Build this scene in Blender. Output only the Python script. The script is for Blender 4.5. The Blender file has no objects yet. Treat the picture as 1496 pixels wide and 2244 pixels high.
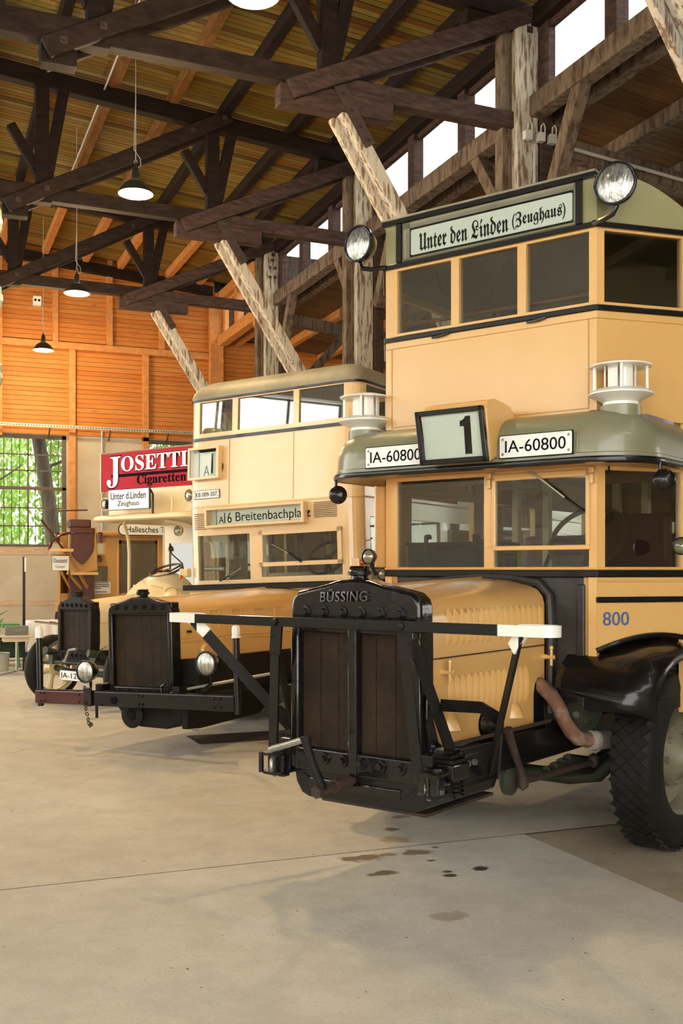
import bpy, bmesh, math, random
from mathutils import Vector, Matrix
random.seed(7)
SC = bpy.context.scene
COL = SC.collection
R = math.radians

# ------------------------------------------------------------------ camera, sky, exposure
cam_d = bpy.data.cameras.new('camera')
cam_d.sensor_width = 36.0
cam_d.lens = 37.38
cam_d.shift_y = 0.05704
cam_d.clip_end = 300
cam = bpy.data.objects.new('camera', cam_d)
YAW = -math.atan2(938, 2330)                              # the world axes run along and across the hall
G = Matrix.Rotation(YAW, 4, 'Z')
cam.location = (0, 0, 1.7)
cam.rotation_euler = (R(90), 0, YAW)
COL.objects.link(cam)
SC.camera = cam

world = bpy.data.worlds.new('overcast_sky')
SC.world = world
world.use_nodes = True
bg = world.node_tree.nodes['Background']
bg.inputs[0].default_value = (1.0, 0.972, 0.915, 1)
bg.inputs[1].default_value = 4.4
SC.view_settings.view_transform = 'Standard'
SC.view_settings.look = 'None'
SC.view_settings.gamma = 1.0
SC.view_settings.use_curve_mapping = False
SC.view_settings.exposure = 0.30
LAMP_W = 260.0
cy = SC.cycles
cy.max_bounces = 6; cy.diffuse_bounces = 3; cy.glossy_bounces = 3; cy.transmission_bounces = 2; cy.transparent_max_bounces = 10
cy.caustics_reflective = False; cy.caustics_refractive = False
cy.use_adaptive_sampling = True; cy.adaptive_threshold = 0.12; cy.adaptive_min_samples = 12; cy.use_denoising = True

# ------------------------------------------------------------------ materials
MATS = {}
def nt(m): return m.node_tree.nodes, m.node_tree.links

def mat(name, col, rough=0.5, metal=0.0, col2=None, scale=6.0, stretch=(1, 1, 1), coat=0.0, bump=0.0,
        bscale=None, lo=0.35, hi=0.65, emit=None, estr=0.0, spec=0.5, detail=6.0, rough2=None, coat_rough=0.06):
    if name in MATS: return MATS[name]
    m = bpy.data.materials.new(name); m.use_nodes = True
    n, l = nt(m)
    p = n['Principled BSDF']
    p.inputs['Base Color'].default_value = (*col, 1)
    p.inputs['Roughness'].default_value = rough
    p.inputs['Metallic'].default_value = metal
    p.inputs['Specular IOR Level'].default_value = spec
    if coat:
        p.inputs['Coat Weight'].default_value = coat
        p.inputs['Coat Roughness'].default_value = coat_rough
    if emit:
        p.inputs['Emission Color'].default_value = (*emit, 1)
        p.inputs['Emission Strength'].default_value = estr
    if col2 or bump:
        tc = n.new('ShaderNodeTexCoord'); mp = n.new('ShaderNodeMapping')
        mp.inputs['Scale'].default_value = stretch
        l.new(tc.outputs['Object'], mp.inputs['Vector'])
        nz = n.new('ShaderNodeTexNoise'); nz.inputs['Scale'].default_value = scale
        nz.inputs['Detail'].default_value = detail; nz.inputs['Roughness'].default_value = 0.62
        l.new(mp.outputs[0], nz.inputs['Vector'])
        mr = n.new('ShaderNodeMapRange'); mr.inputs['From Min'].default_value = lo; mr.inputs['From Max'].default_value = hi
        l.new(nz.outputs['Fac'], mr.inputs['Value'])
        if col2:
            mx = n.new('ShaderNodeMix'); mx.data_type = 'RGBA'
            mx.inputs['A'].default_value = (*col, 1); mx.inputs['B'].default_value = (*col2, 1)
            l.new(mr.outputs[0], mx.inputs['Factor']); l.new(mx.outputs['Result'], p.inputs['Base Color'])
        if rough2 is not None:
            rr = n.new('ShaderNodeMapRange'); rr.inputs['To Min'].default_value = rough; rr.inputs['To Max'].default_value = rough2
            l.new(mr.outputs[0], rr.inputs['Value']); l.new(rr.outputs[0], p.inputs['Roughness'])
        if bump:
            bn = n.new('ShaderNodeBump'); bn.inputs['Strength'].default_value = bump; bn.inputs['Distance'].default_value = 0.02
            if bscale:
                nb = n.new('ShaderNodeTexNoise'); nb.inputs['Scale'].default_value = bscale; nb.inputs['Detail'].default_value = 4
                l.new(mp.outputs[0], nb.inputs['Vector']); l.new(nb.outputs['Fac'], bn.inputs['Height'])
            else:
                l.new(nz.outputs['Fac'], bn.inputs['Height'])
            l.new(bn.outputs[0], p.inputs['Normal'])
    MATS[name] = m
    return m

def board_mat(name, cols, stretch, scale=9.0, dark=(0.05, 0.02, 0.008), knots=True):
    """timber boards: each board takes its own tint (object random), with grain and knots"""
    m = bpy.data.materials.new(name); m.use_nodes = True
    n, l = nt(m); p = n['Principled BSDF']
    p.inputs['Roughness'].default_value = 0.6; p.inputs['Specular IOR Level'].default_value = 0.25
    oi = n.new('ShaderNodeObjectInfo'); cr = n.new('ShaderNodeValToRGB')
    els = cr.color_ramp.elements
    while len(els) < len(cols): els.new(0.5)
    for i, c in enumerate(cols):
        els[i].position = i / (len(cols) - 1); els[i].color = (*c, 1)
    l.new(oi.outputs['Random'], cr.inputs['Fac'])
    tc = n.new('ShaderNodeTexCoord'); mp = n.new('ShaderNodeMapping'); mp.inputs['Scale'].default_value = stretch
    l.new(tc.outputs['Object'], mp.inputs['Vector'])
    ad = n.new('ShaderNodeVectorMath'); ad.operation = 'ADD'
    cb = n.new('ShaderNodeCombineXYZ'); ml = n.new('ShaderNodeMath'); ml.operation = 'MULTIPLY'; ml.inputs[1].default_value = 57.0
    l.new(oi.outputs['Random'], ml.inputs[0])
    for k in range(3): l.new(ml.outputs[0], cb.inputs[k])
    l.new(mp.outputs[0], ad.inputs[0]); l.new(cb.outputs[0], ad.inputs[1])
    nz = n.new('ShaderNodeTexNoise'); nz.inputs['Scale'].default_value = scale; nz.inputs['Detail'].default_value = 8; nz.inputs['Roughness'].default_value = .7
    l.new(ad.outputs[0], nz.inputs['Vector'])
    mr = n.new('ShaderNodeMapRange'); mr.inputs['From Min'].default_value = 0.3; mr.inputs['From Max'].default_value = 0.75
    mr.inputs['To Min'].default_value = 0.0; mr.inputs['To Max'].default_value = 0.55
    l.new(nz.outputs['Fac'], mr.inputs['Value'])
    mx = n.new('ShaderNodeMix'); mx.data_type = 'RGBA'; mx.inputs['B'].default_value = (*dark, 1)
    l.new(cr.outputs[0], mx.inputs['A']); l.new(mr.outputs[0], mx.inputs['Factor'])
    out = mx.outputs['Result']
    if knots:
        vo = n.new('ShaderNodeTexVoronoi'); vo.inputs['Scale'].default_value = 2.2
        l.new(ad.outputs[0], vo.inputs['Vector'])
        m2 = n.new('ShaderNodeMapRange'); m2.inputs['From Min'].default_value = 0.10; m2.inputs['From Max'].default_value = 0.05
        m2.inputs['To Max'].default_value = 0.75
        l.new(vo.outputs['Distance'], m2.inputs['Value'])
        mk = n.new('ShaderNodeMix'); mk.data_type = 'RGBA'; mk.inputs['B'].default_value = (*[c * .6 for c in dark], 1)
        l.new(out, mk.inputs['A']); l.new(m2.outputs[0], mk.inputs['Factor']); out = mk.outputs['Result']
    l.new(out, p.inputs['Base Color'])
    MATS[name] = m
    return m

def glass_mat(name, tint=(0.8, 0.85, 0.82), refl=0.10):
    m = bpy.data.materials.new(name); m.use_nodes = True
    n, l = nt(m); n.remove(n['Principled BSDF'])
    tr = n.new('ShaderNodeBsdfTransparent'); tr.inputs[0].default_value = (*tint, 1)
    gl = n.new('ShaderNodeBsdfGlossy'); gl.inputs['Roughness'].default_value = 0.02; gl.inputs[0].default_value = (1, 1, 1, 1)
    fr = n.new('ShaderNodeLayerWeight'); fr.inputs[0].default_value = 0.5
    pw = n.new('ShaderNodeMath'); pw.operation = 'POWER'; pw.inputs[1].default_value = 4.0; l.new(fr.outputs['Facing'], pw.inputs[0])
    ad = n.new('ShaderNodeMath'); ad.operation = 'MULTIPLY_ADD'; ad.inputs[1].default_value = 0.8 if refl else 0.3; ad.inputs[2].default_value = refl; ad.use_clamp = True
    l.new(pw.outputs[0], ad.inputs[0])
    mx = n.new('ShaderNodeMixShader')
    l.new(ad.outputs[0], mx.inputs[0]); l.new(tr.outputs[0], mx.inputs[1]); l.new(gl.outputs[0], mx.inputs[2])
    l.new(mx.outputs[0], n['Material Output'].inputs[0])
    MATS[name] = m
    return m

mat('yellow', (0.73, 0.43, 0.14), 0.38, col2=(0.69, 0.39, 0.118), scale=1.3, coat=1.0, coat_rough=0.22)
mat('ivory', (0.77, 0.56, 0.305), 0.32, col2=(0.73, 0.515, 0.265), scale=1.3, coat=1.0, coat_rough=0.10)
mat('cream', (0.80, 0.66, 0.40), 0.42, col2=(0.70, 0.55, 0.30), scale=1.6, coat=0.1)
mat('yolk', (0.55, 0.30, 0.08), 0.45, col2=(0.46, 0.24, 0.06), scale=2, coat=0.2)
mat('olive', (0.235, 0.225, 0.135), 0.35, col2=(0.205, 0.195, 0.115), scale=1.5, coat=0.35)
mat('olive_light', (0.33, 0.30, 0.14), 0.4, col2=(0.28, 0.26, 0.12), scale=1.5, coat=0.2)
mat('drab', (0.30, 0.27, 0.19), 0.55, col2=(0.20, 0.17, 0.11), scale=2.5)
mat('black', (0.006, 0.006, 0.007), 0.25, col2=(0.011, 0.010, 0.009), scale=8, coat=0.35, spec=0.3)
mat('black_lumpy', (0.006, 0.006, 0.006), 0.18, col2=(0.011, 0.010, 0.009), scale=9, coat=0.6, spec=0.3, bump=0.25, bscale=26)
mat('black_matt', (0.009, 0.008, 0.007), 0.6, col2=(0.016, 0.013, 0.011), scale=9, spec=0.2)
mat('leather', (0.018, 0.016, 0.014), 0.45, col2=(0.03, 0.026, 0.022), scale=5, bump=0.4, bscale=9)
mat('rubber', (0.008, 0.0075, 0.007), 0.6, col2=(0.014, 0.012, 0.011), scale=14, spec=0.25)
mat('white', (0.80, 0.78, 0.70), 0.3, coat=0.4)
mat('white_plate', (0.80, 0.80, 0.76), 0.35, coat=0.3)
mat('sign_white', (0.72, 0.75, 0.68), 0.5)
mat('ink', (0.005, 0.005, 0.006), 0.8, spec=0.08)
mat('cast_letter', (0.022, 0.022, 0.023), 0.12, coat=1.0)
mat('blue_paint', (0.06, 0.12, 0.30), 0.5)
mat('red_board', (0.44, 0.018, 0.036), 0.7, col2=(0.38, 0.016, 0.03), scale=2, spec=0.2)
mat('maroon', (0.080, 0.010, 0.011), 0.3, col2=(0.055, 0.007, 0.008), scale=3, coat=0.5)
mat('steel', (0.42, 0.41, 0.37), 0.4, 0.7, col2=(0.33, 0.32, 0.28), scale=9)
mat('chrome', (0.75, 0.74, 0.70), 0.12, 1.0)
mat('lens', (0.72, 0.71, 0.66), 0.16, 0.75, col2=(0.35, 0.34, 0.30), scale=5, stretch=(9, 9, 1), coat=1.0, bump=0.5, bscale=14)
mat('lens_dull', (0.16, 0.15, 0.10), 0.12, 0.3, col2=(0.30, 0.27, 0.18), scale=5, coat=1.0)
mat('rust_pipe', (0.19, 0.088, 0.050), 0.85, col2=(0.36, 0.27, 0.20), scale=9, bump=0.5, lo=0.45, hi=0.7)
mat('wrap', (0.44, 0.40, 0.35), 0.9, col2=(0.20, 0.16, 0.12), scale=12, bump=0.5)
mat('rust', (0.055, 0.030, 0.018), 0.75, col2=(0.028, 0.017, 0.012), scale=18, bump=0.3)
mat('core', (0.022, 0.016, 0.011), 0.65, 0.0, col2=(0.042, 0.025, 0.014), scale=4, spec=0.15)
mat('wheel_grey', (0.22, 0.20, 0.13), 0.5, col2=(0.15, 0.14, 0.09), scale=6)
mat('axle_green', (0.045, 0.05, 0.033), 0.6, col2=(0.022, 0.024, 0.017), scale=6)
mat('brown_wood', (0.075, 0.030, 0.016), 0.4, coat=0.4)
mat('slot_shade', (0.20, 0.09, 0.022), 0.7)  # dark orange stands for the shade inside the vent slots
mat('copper', (0.35, 0.16, 0.08), 0.4, 0.5)
mat('dark_timber', (0.0182, 0.0091, 0.0056), 0.75, col2=(0.0070, 0.0035, 0.0024), scale=5, stretch=(1, 3, 3), bump=0.25, bscale=30, spec=0.2)
mat('brown_timber', (0.0313, 0.0170, 0.0116), 0.75, col2=(0.0122, 0.0065, 0.0048), scale=5, stretch=(1, 3, 3), bump=0.25, bscale=30, spec=0.2)
mat('purple_lit_timber', (0.0782, 0.0459, 0.0374), 0.75, col2=(0.0306, 0.0170, 0.0136), scale=5, stretch=(1, 3, 4), bump=0.25, bscale=30, spec=0.2)  # lighter tone carries the window light near the clerestory
mat('peeled_white', (0.47, 0.42, 0.34), 0.8, col2=(0.16, 0.10, 0.062), scale=4.0, stretch=(6, 6, .9), lo=0.49, hi=0.60, bump=0.4, bscale=16)
mat('peeled_grey', (0.1600, 0.1200, 0.0840), 0.8, col2=(0.0680, 0.0400, 0.0256), scale=3.2, stretch=(4, 4, 1.1), lo=0.44, hi=0.62, bump=0.4, bscale=16, spec=0.2)
mat('orange_timber', (0.56, 0.235, 0.055), 0.6, col2=(0.40, 0.15, 0.032), scale=4, stretch=(2, 2, 2), bump=0.1)
mat('honey_timber', (0.2210, 0.0978, 0.0238), 0.65, col2=(0.1360, 0.0553, 0.0136), scale=5, stretch=(2, 1, 2), bump=0.1, spec=0.2)
board_mat('roof_boards', [(0.2040, 0.1105, 0.0153), (0.2550, 0.1573, 0.0255), (0.1445, 0.1232, 0.0187), (0.2380, 0.1062, 0.0136), (0.0638, 0.0272, 0.0059), (0.2805, 0.1870, 0.0425), (0.1700, 0.1318, 0.0238)], (0.35, 5, 5))
board_mat('wall_boards', [(0.56, 0.20, 0.038), (0.60, 0.225, 0.045), (0.50, 0.165, 0.028), (0.58, 0.24, 0.055)], (0.5, 4, 4), scale=6, dark=(0.22, 0.06, 0.012))
board_mat('aisle_boards', [(0.15, 0.075, 0.035), (0.19, 0.10, 0.045), (0.12, 0.055, 0.026), (0.20, 0.12, 0.06)], (0.35, 5, 5))
mat('plaster', (0.50, 0.435, 0.33), 0.9, col2=(0.43, 0.365, 0.265), scale=1.8, bump=0.15, bscale=40)
mat('bounce_white', (0.72, 0.70, 0.64), 0.9)  # white of the added left wall, bounces light onto the bus fronts
mat('render_band', (0.47, 0.29, 0.16), 0.9, col2=(0.52, 0.40, 0.28), scale=3, stretch=(1, 1, 8))
mat('window_iron', (0.115, 0.085, 0.055), 0.6, col2=(0.075, 0.052, 0.034), scale=9)
mat('bar_iron', (0.03, 0.035, 0.035), 0.6)
mat('galv', (0.46, 0.46, 0.40), 0.45, 0.4, col2=(0.34, 0.34, 0.29), scale=9)
mat('cable_grey', (0.45, 0.43, 0.38), 0.5)
mat('box_grey', (0.50, 0.50, 0.45), 0.5)
mat('lamp_black', (0.02, 0.02, 0.018), 0.3, coat=0.4)
mat('lamp_inside', (0.8, 0.78, 0.7), 0.4)
mat('bulb', (1, 0.9, 0.6), 0.5, emit=(1.0, 0.80, 0.38), estr=30.0)
mat('cloth', (0.78, 0.77, 0.72), 0.9)
mat('laminate', (0.62, 0.53, 0.38), 0.5)
mat('green_plastic', (0.03, 0.22, 0.05), 0.35)
mat('green_paint', (0.025, 0.075, 0.02), 0.5, col2=(0.015, 0.04, 0.012), scale=4)
mat('pot', (0.50, 0.49, 0.42), 0.5)
mat('soil', (0.03, 0.02, 0.014), 0.9)
mat('case_grey', (0.17, 0.165, 0.14), 0.5)
mat('bark', (0.13, 0.11, 0.085), 0.9, col2=(0.07, 0.058, 0.045), scale=4, stretch=(5, 5, 1), bump=0.5)
mat('leaf', (0.22, 0.42, 0.055), 0.55)
mat('leaf_pale', (0.40, 0.55, 0.16), 0.55)
mat('gravel', (0.35, 0.32, 0.25), 0.9)
mat('orange_lens', (0.60, 0.10, 0.01), 0.2, coat=0.6)
mat('glass_green', (0.55, 0.66, 0.52), 0.15, coat=0.8, col2=(0.25, 0.42, 0.34), scale=1.2)
mat('seat_red', (0.10, 0.014, 0.014), 0.5)
mat('yellow_pole', (0.62, 0.36, 0.02), 0.4)
glass_mat('glass', (0.72, 0.74, 0.70), 0.085)
glass_mat('glass_front', (0.72, 0.74, 0.70), 0.17)
glass_mat('glass_clear', (0.93, 0.95, 0.93), 0.03)
glass_mat('glass_hall', (0.96, 0.97, 0.95), 0.0)

# radiator honeycomb: the cell relief is fine bump
def core_relief(m, sc=230.0):
    n, l = nt(m); p = n['Principled BSDF']
    tc = n.new('ShaderNodeTexCoord'); vo = n.new('ShaderNodeTexVoronoi'); vo.inputs['Scale'].default_value = sc; vo.inputs['Randomness'].default_value = 0.15
    bn = n.new('ShaderNodeBump'); bn.inputs['Strength'].default_value = 0.9; bn.inputs['Distance'].default_value = 0.004
    l.new(tc.outputs['Object'], vo.inputs['Vector']); l.new(vo.outputs['Distance'], bn.inputs['Height']); l.new(bn.outputs[0], p.inputs['Normal'])
core_relief(MATS['core'], 110.0)

# concrete floor, with worn tone, oil spots and specks
def concrete(name, a, b, spots=(), rough=0.75, grain=60.0):
    m = bpy.data.materials.new(name); m.use_nodes = True
    n, l = nt(m); p = n['Principled BSDF']; p.inputs['Roughness'].default_value = rough
    p.inputs['Specular IOR Level'].default_value = 0.35
    tc = n.new('ShaderNodeTexCoord')
    def noise(sc, det=5, rg=.6):
        z = n.new('ShaderNodeTexNoise'); z.inputs['Scale'].default_value = sc; z.inputs['Detail'].default_value = det; z.inputs['Roughness'].default_value = rg
        l.new(tc.outputs['Object'], z.inputs['Vector']); return z.outputs['Fac']
    def rng(src, a0, a1, b0, b1):
        q = n.new('ShaderNodeMapRange'); q.inputs['From Min'].default_value = a0; q.inputs['From Max'].default_value = a1
        q.inputs['To Min'].default_value = b0; q.inputs['To Max'].default_value = b1; l.new(src, q.inputs['Value']); return q.outputs[0]
    def mixc(fac, A, B):
        q = n.new('ShaderNodeMix'); q.data_type = 'RGBA'
        if fac is not None: l.new(fac, q.inputs['Factor'])
        for k, s in (('A', A), ('B', B)):
            if isinstance(s, tuple): q.inputs[k].default_value = (*s, 1)
            else: l.new(s, q.inputs[k])
        return q.outputs['Result']
    c = mixc(rng(noise(0.45), 0.35, 0.68, 0, 1), a, b)
    fine = noise(grain, 4, .7)
    c = mixc(rng(fine, 0.46, 0.32, 0, 0.45), c, tuple(x * .55 for x in a))
    mot = noise(3.2, 6, .7)
    c = mixc(rng(mot, 0.58, 0.40, 0, 0.38), c, tuple(x * .74 for x in b))
    swirl = noise(14.0, 5, .75)
    c = mixc(rng(swirl, 0.40, 0.30, 0, 0.5), c, tuple(x * .66 for x in b))
    speck = noise(23.0, 2, .5)
    c = mixc(rng(speck, 0.27, 0.24, 0, 0.85), c, (0.10, 0.07, 0.045))
    wob = n.new('ShaderNodeTexNoise'); wob.inputs['Scale'].default_value = 9.0; wob.inputs['Detail'].default_value = 3
    l.new(tc.outputs['Object'], wob.inputs['Vector'])
    for (sx, sy, ra, col, strength, ay) in spots:
        sb = n.new('ShaderNodeVectorMath'); sb.operation = 'SUBTRACT'; sb.inputs[1].default_value = (sx, sy, 0)
        l.new(tc.outputs['Object'], sb.inputs[0])
        sc = n.new('ShaderNodeVectorMath'); sc.operation = 'MULTIPLY'; sc.inputs[1].default_value = (1, ay, 0); l.new(sb.outputs[0], sc.inputs[0])
        ln = n.new('ShaderNodeVectorMath'); ln.operation = 'LENGTH'; l.new(sc.outputs[0], ln.inputs[0])
        w = rng(wob.outputs['Fac'], 0.3, 0.7, -ra * .45, ra * .45)
        s2 = n.new('ShaderNodeMath'); s2.operation = 'ADD'; l.new(ln.outputs['Value'], s2.inputs[0]); l.new(w, s2.inputs[1])
        c = mixc(rng(s2.outputs[0], ra, ra * .62, 0, strength), c, col)
    l.new(c, p.inputs['Base Color'])
    bn = n.new('ShaderNodeBump'); bn.inputs['Strength'].default_value = 0.35; bn.inputs['Distance'].default_value = 0.006
    l.new(fine, bn.inputs['Height']); l.new(bn.outputs[0], p.inputs['Normal'])
    MATS[name] = m
    return m
BR = (0.13, 0.075, 0.03); DK = (0.03, 0.018, 0.010); PALE = (0.34, 0.25, 0.15)
concrete('floor_near', (0.66, 0.62, 0.535), (0.58, 0.53, 0.44), [
    (-4.04, -4.81, .15, BR, .85, 1.6), (-4.035, -5.15, .09, BR, .85, 1.5), (-3.49, -5.27, .06, DK, .95, 1.3), (-3.66, -4.82, .10, BR, .75, 1.4),
    (-3.86, -4.80, .06, BR, .6, 1.5), (-3.72, -5.33, .045, DK, .9, 1.6), (-3.69, -5.26, .035, DK, .85, 1.3), (-4.05, -5.95, .12, PALE, .6, 1.5),
    (-3.68, -5.02, .035, DK, .8, 1.3), (-3.52, -4.76, .03, DK, .7, 1.3)])
concrete('floor_far', (0.64, 0.60, 0.515), (0.55, 0.49, 0.39), [
    (-3.68, -4.50, .11, PALE, .8, 1.3), (-3.58, -4.25, .07, BR, .8, 1.3), (-3.37, -3.95, .08, BR, .6, 1.4), (-3.0, -3.55, .07, DK, .9, 1.3),
    (-2.75, -3.2, .06, DK, .9, 1.3), (-2.5, -3.0, .07, DK, .9, 1.4), (-2.25, -3.05, .05, DK, .9, 1.4), (-3.7, .5, .06, DK, .9, 1.4), (-3.0, -0.4, .5, (0.24, 0.20, 0.14), .6, 1.3)])
concrete('floor_aisle', (0.52, 0.44, 0.32), (0.36, 0.285, 0.19), grain=38.0, rough=0.9)

# ------------------------------------------------------------------ mesh helpers
def V(*a): return Vector(a)
class MB:
    def __init__(s): s.v = []; s.f = []
    def add(s, vs, fs):
        o = len(s.v); s.v += [tuple(p) for p in vs]; s.f += [tuple(i + o for i in f) for f in fs]; return s
    def box(s, x0, x1, y0, y1, z0, z1):
        return s.add([(x0, y0, z0), (x1, y0, z0), (x1, y1, z0), (x0, y1, z0), (x0, y0, z1), (x1, y0, z1), (x1, y1, z1), (x0, y1, z1)],
                     [(0, 3, 2, 1), (4, 5, 6, 7), (0, 1, 5, 4), (1, 2, 6, 5), (2, 3, 7, 6), (3, 0, 4, 7)])
    def beam(s, p, q, w, h, up=(0, 0, 1)):
        p = Vector(p); q = Vector(q); d = (q - p).normalized(); u = Vector(up)
        a = d.cross(u)
        if a.length < 1e-5: a = d.cross(Vector((0, 1, 0)))
        a.normalize(); b = a.cross(d); a *= w / 2; b *= h / 2
        vs = [p - a - b, p + a - b, p + a + b, p - a + b, q - a - b, q + a - b, q + a + b, q - a + b]
        return s.add(vs, [(0, 1, 2, 3), (4, 7, 6, 5), (0, 4, 5, 1), (1, 5, 6, 2), (2, 6, 7, 3), (3, 7, 4, 0)])
    def tube(s, pts, r, n=10, closed=False, caps=True):
        pts = [Vector(p) for p in pts]; m = len(pts); rs = r if isinstance(r, (list, tuple)) else [r] * m
        rings = []; ref = None
        for i, p in enumerate(pts):
            if closed: d = pts[(i + 1) % m] - pts[i - 1]
            else: d = pts[min(i + 1, m - 1)] - pts[max(i - 1, 0)]
            d.normalize()
            if ref is None:
                ref = Vector((0, 0, 1)) if abs(d.z) < .9 else Vector((1, 0, 0))
            a = (ref - d * ref.dot(d)); a.normalize(); ref = a; b = d.cross(a)
            rings.append([p + (a * math.cos(t) + b * math.sin(t)) * rs[i] for t in [2 * math.pi * k / n for k in range(n)]])
        vs = [v for g in rings for v in g]; fs = []
        for i in range(m if closed else m - 1):
            j = (i + 1) % m
            for k in range(n): fs.append((i * n + k, i * n + (k + 1) % n, j * n + (k + 1) % n, j * n + k))
        if caps and not closed: fs += [tuple(range(n - 1, -1, -1)), tuple((m - 1) * n + k for k in range(n))]
        return s.add(vs, fs)
    def cyl(s, p, q, r, r2=None, n=16): return s.tube([p, q], [r, r if r2 is None else r2], n)
    def lathe(s, prof, c=(0, 0, 0), axis=(0, 0, 1), n=24, caps=False):
        ax = Vector(axis).normalized(); ref = Vector((0, 0, 1)) if abs(ax.z) < .9 else Vector((1, 0, 0))
        a = (ref - ax * ref.dot(ax)).normalized(); b = ax.cross(a); c = Vector(c); vs = []; fs = []
        for (r, h) in prof:
            for k in range(n):
                t = 2 * math.pi * k / n; vs.append(c + ax * h + (a * math.cos(t) + b * math.sin(t)) * max(r, 1e-4))
        m = len(prof)
        for i in range(m - 1):
            for k in range(n): fs.append((i * n + k, i * n + (k + 1) % n, (i + 1) * n + (k + 1) % n, (i + 1) * n + k))
        if caps: fs += [tuple(range(n - 1, -1, -1)), tuple((m - 1) * n + k for k in range(n))]
        return s.add(vs, fs)
    def prism(s, poly, ax, a, b):
        """poly: 2D points; ax 'y' -> poly is (x,z), 'x' -> (y,z), 'z' -> (x,y); extruded from a to b"""
        def P(p, t): return {'y': (p[0], t, p[1]), 'x': (t, p[0], p[1]), 'z': (p[0], p[1], t)}[ax]
        n = len(poly); vs = [P(p, a) for p in poly] + [P(p, b) for p in poly]
        fs = [tuple(range(n)), tuple(range(2 * n - 1, n - 1, -1))] + [(i, n + i, n + (i + 1) % n, (i + 1) % n) for i in range(n)]
        return s.add(vs, fs)
    def grid(s, fn, nu, nv, closed_u=False):
        vs = [fn(i / (nu if closed_u else nu - 1), j / (nv - 1)) for j in range(nv) for i in range(nu)]; fs = []
        for j in range(nv - 1):
            for i in range(nu if closed_u else nu - 1):
                k = (i + 1) % nu; fs.append((j * nu + i, j * nu + k, (j + 1) * nu + k, (j + 1) * nu + i))
        return s.add(vs, fs)
    def torus(s, c, Rr, r, axis=(0, 0, 1), n=28, m=8):
        ax = Vector(axis).normalized(); ref = Vector((0, 0, 1)) if abs(ax.z) < .9 else Vector((1, 0, 0))
        a = (ref - ax * ref.dot(ax)).normalized(); b = ax.cross(a); c = Vector(c)
        return s.tube([c + (a * math.cos(t) + b * math.sin(t)) * Rr for t in [2 * math.pi * k / n for k in range(n)]], r, m, closed=True)
    def wall(s, a, b, z0, z1, holes=(), t=0.04):
        """upright panel from plan point a to b (outside is to the right of a->b), holes given as (s0,s1,z0,z1)"""
        a = Vector((*a, 0)); b = Vector((*b, 0)); L = (b - a).length; d = (b - a) / L; nrm = Vector((-d.y, d.x, 0)) * t
        xs = sorted({0, L, *[max(0, min(L, h[0])) for h in holes], *[max(0, min(L, h[1])) for h in holes]})
        zs = sorted({z0, z1, *[max(z0, min(z1, h[2])) for h in holes], *[max(z0, min(z1, h[3])) for h in holes]})
        for i in range(len(xs) - 1):
            j = 0
            while j < len(zs) - 1:
                def open_(jj):
                    cx = (xs[i] + xs[i + 1]) / 2; cz = (zs[jj] + zs[jj + 1]) / 2
                    return any(h[0] < cx < h[1] and h[2] < cz < h[3] for h in holes)
                if open_(j): j += 1; continue
                k = j
                while k + 1 < len(zs) - 1 and not open_(k + 1): k += 1
                p = a + d * xs[i]; q = a + d * xs[i + 1]; lo = Vector((0, 0, zs[j])); hi = Vector((0, 0, zs[k + 1]))
                vs = [p + lo, q + lo, q + nrm + lo, p + nrm + lo, p + hi, q + hi, q + nrm + hi, p + nrm + hi]
                s.add(vs, [(0, 3, 2, 1), (4, 5, 6, 7), (0, 1, 5, 4), (1, 2, 6, 5), (2, 3, 7, 6), (3, 0, 4, 7)])
                j = k + 1
        return s
    def map(s, fn): s.v = [tuple(fn(Vector(p))) for p in s.v]; return s
    def mesh(s, name):
        me = bpy.data.meshes.new(name); me.from_pydata(s.v, [], s.f); me.update()
        bm = bmesh.new(); bm.from_mesh(me); bmesh.ops.recalc_face_normals(bm, faces=bm.faces); bm.to_mesh(me); bm.free()
        return me
    def build(s, name, m, parent=None, frame=None, smooth=False, bevel=0.0, seg=2, kind=None, label=None):
        me = s.mesh(name); me.materials.append(MATS[m] if isinstance(m, str) else m)
        o = bpy.data.objects.new(name, me); COL.objects.link(o)
        if parent: o.parent = parent
        if frame is not None: o.matrix_world = frame
        if smooth:
            for p in me.polygons: p.use_smooth = True
            try: me.set_sharp_from_angle(angle=R(40))
            except Exception: pass
        if bevel:
            b = o.modifiers.new('bevel', 'BEVEL'); b.width = bevel; b.segments = seg; b.limit_method = 'ANGLE'; b.angle_limit = R(35)
        if kind: o['kind'] = kind
        if label: o['label'] = label
        return o
def copy_of(o, parent=None, loc=None, rot=None, scale=None):
    c = o.copy(); COL.objects.link(c)
    if parent is not None: c.parent = parent
    if loc is not None: c.location = loc
    if rot is not None: c.rotation_euler = rot
    if scale is not None: c.scale = scale
    return c
def copy_tree(o, parent=None):
    c = o.copy(); COL.objects.link(c); c.parent = parent
    for ch in [q for q in bpy.data.objects if q.parent == o]: copy_tree(ch, c)
    return c
def empty(name, frame, label=None, cat=None, group=None, kind=None, parent=None):
    o = bpy.data.objects.new(name, None); COL.objects.link(o); o.empty_display_size = .2
    o.parent = parent
    o.matrix_world = frame
    return tag(o, label, cat, group, kind)
def tag(o, label=None, cat=None, group=None, kind=None):
    if label: o['label'] = label
    if cat: o['category'] = cat
    if group: o['group'] = group
    if kind: o['kind'] = kind
    return o
def frm(x, y, z=0, rz=0, ry=0): return G @ Matrix.Translation((x, y, z)) @ Matrix.Rotation(rz, 4, 'Z') @ Matrix.Rotation(ry, 4, 'Y')
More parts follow.
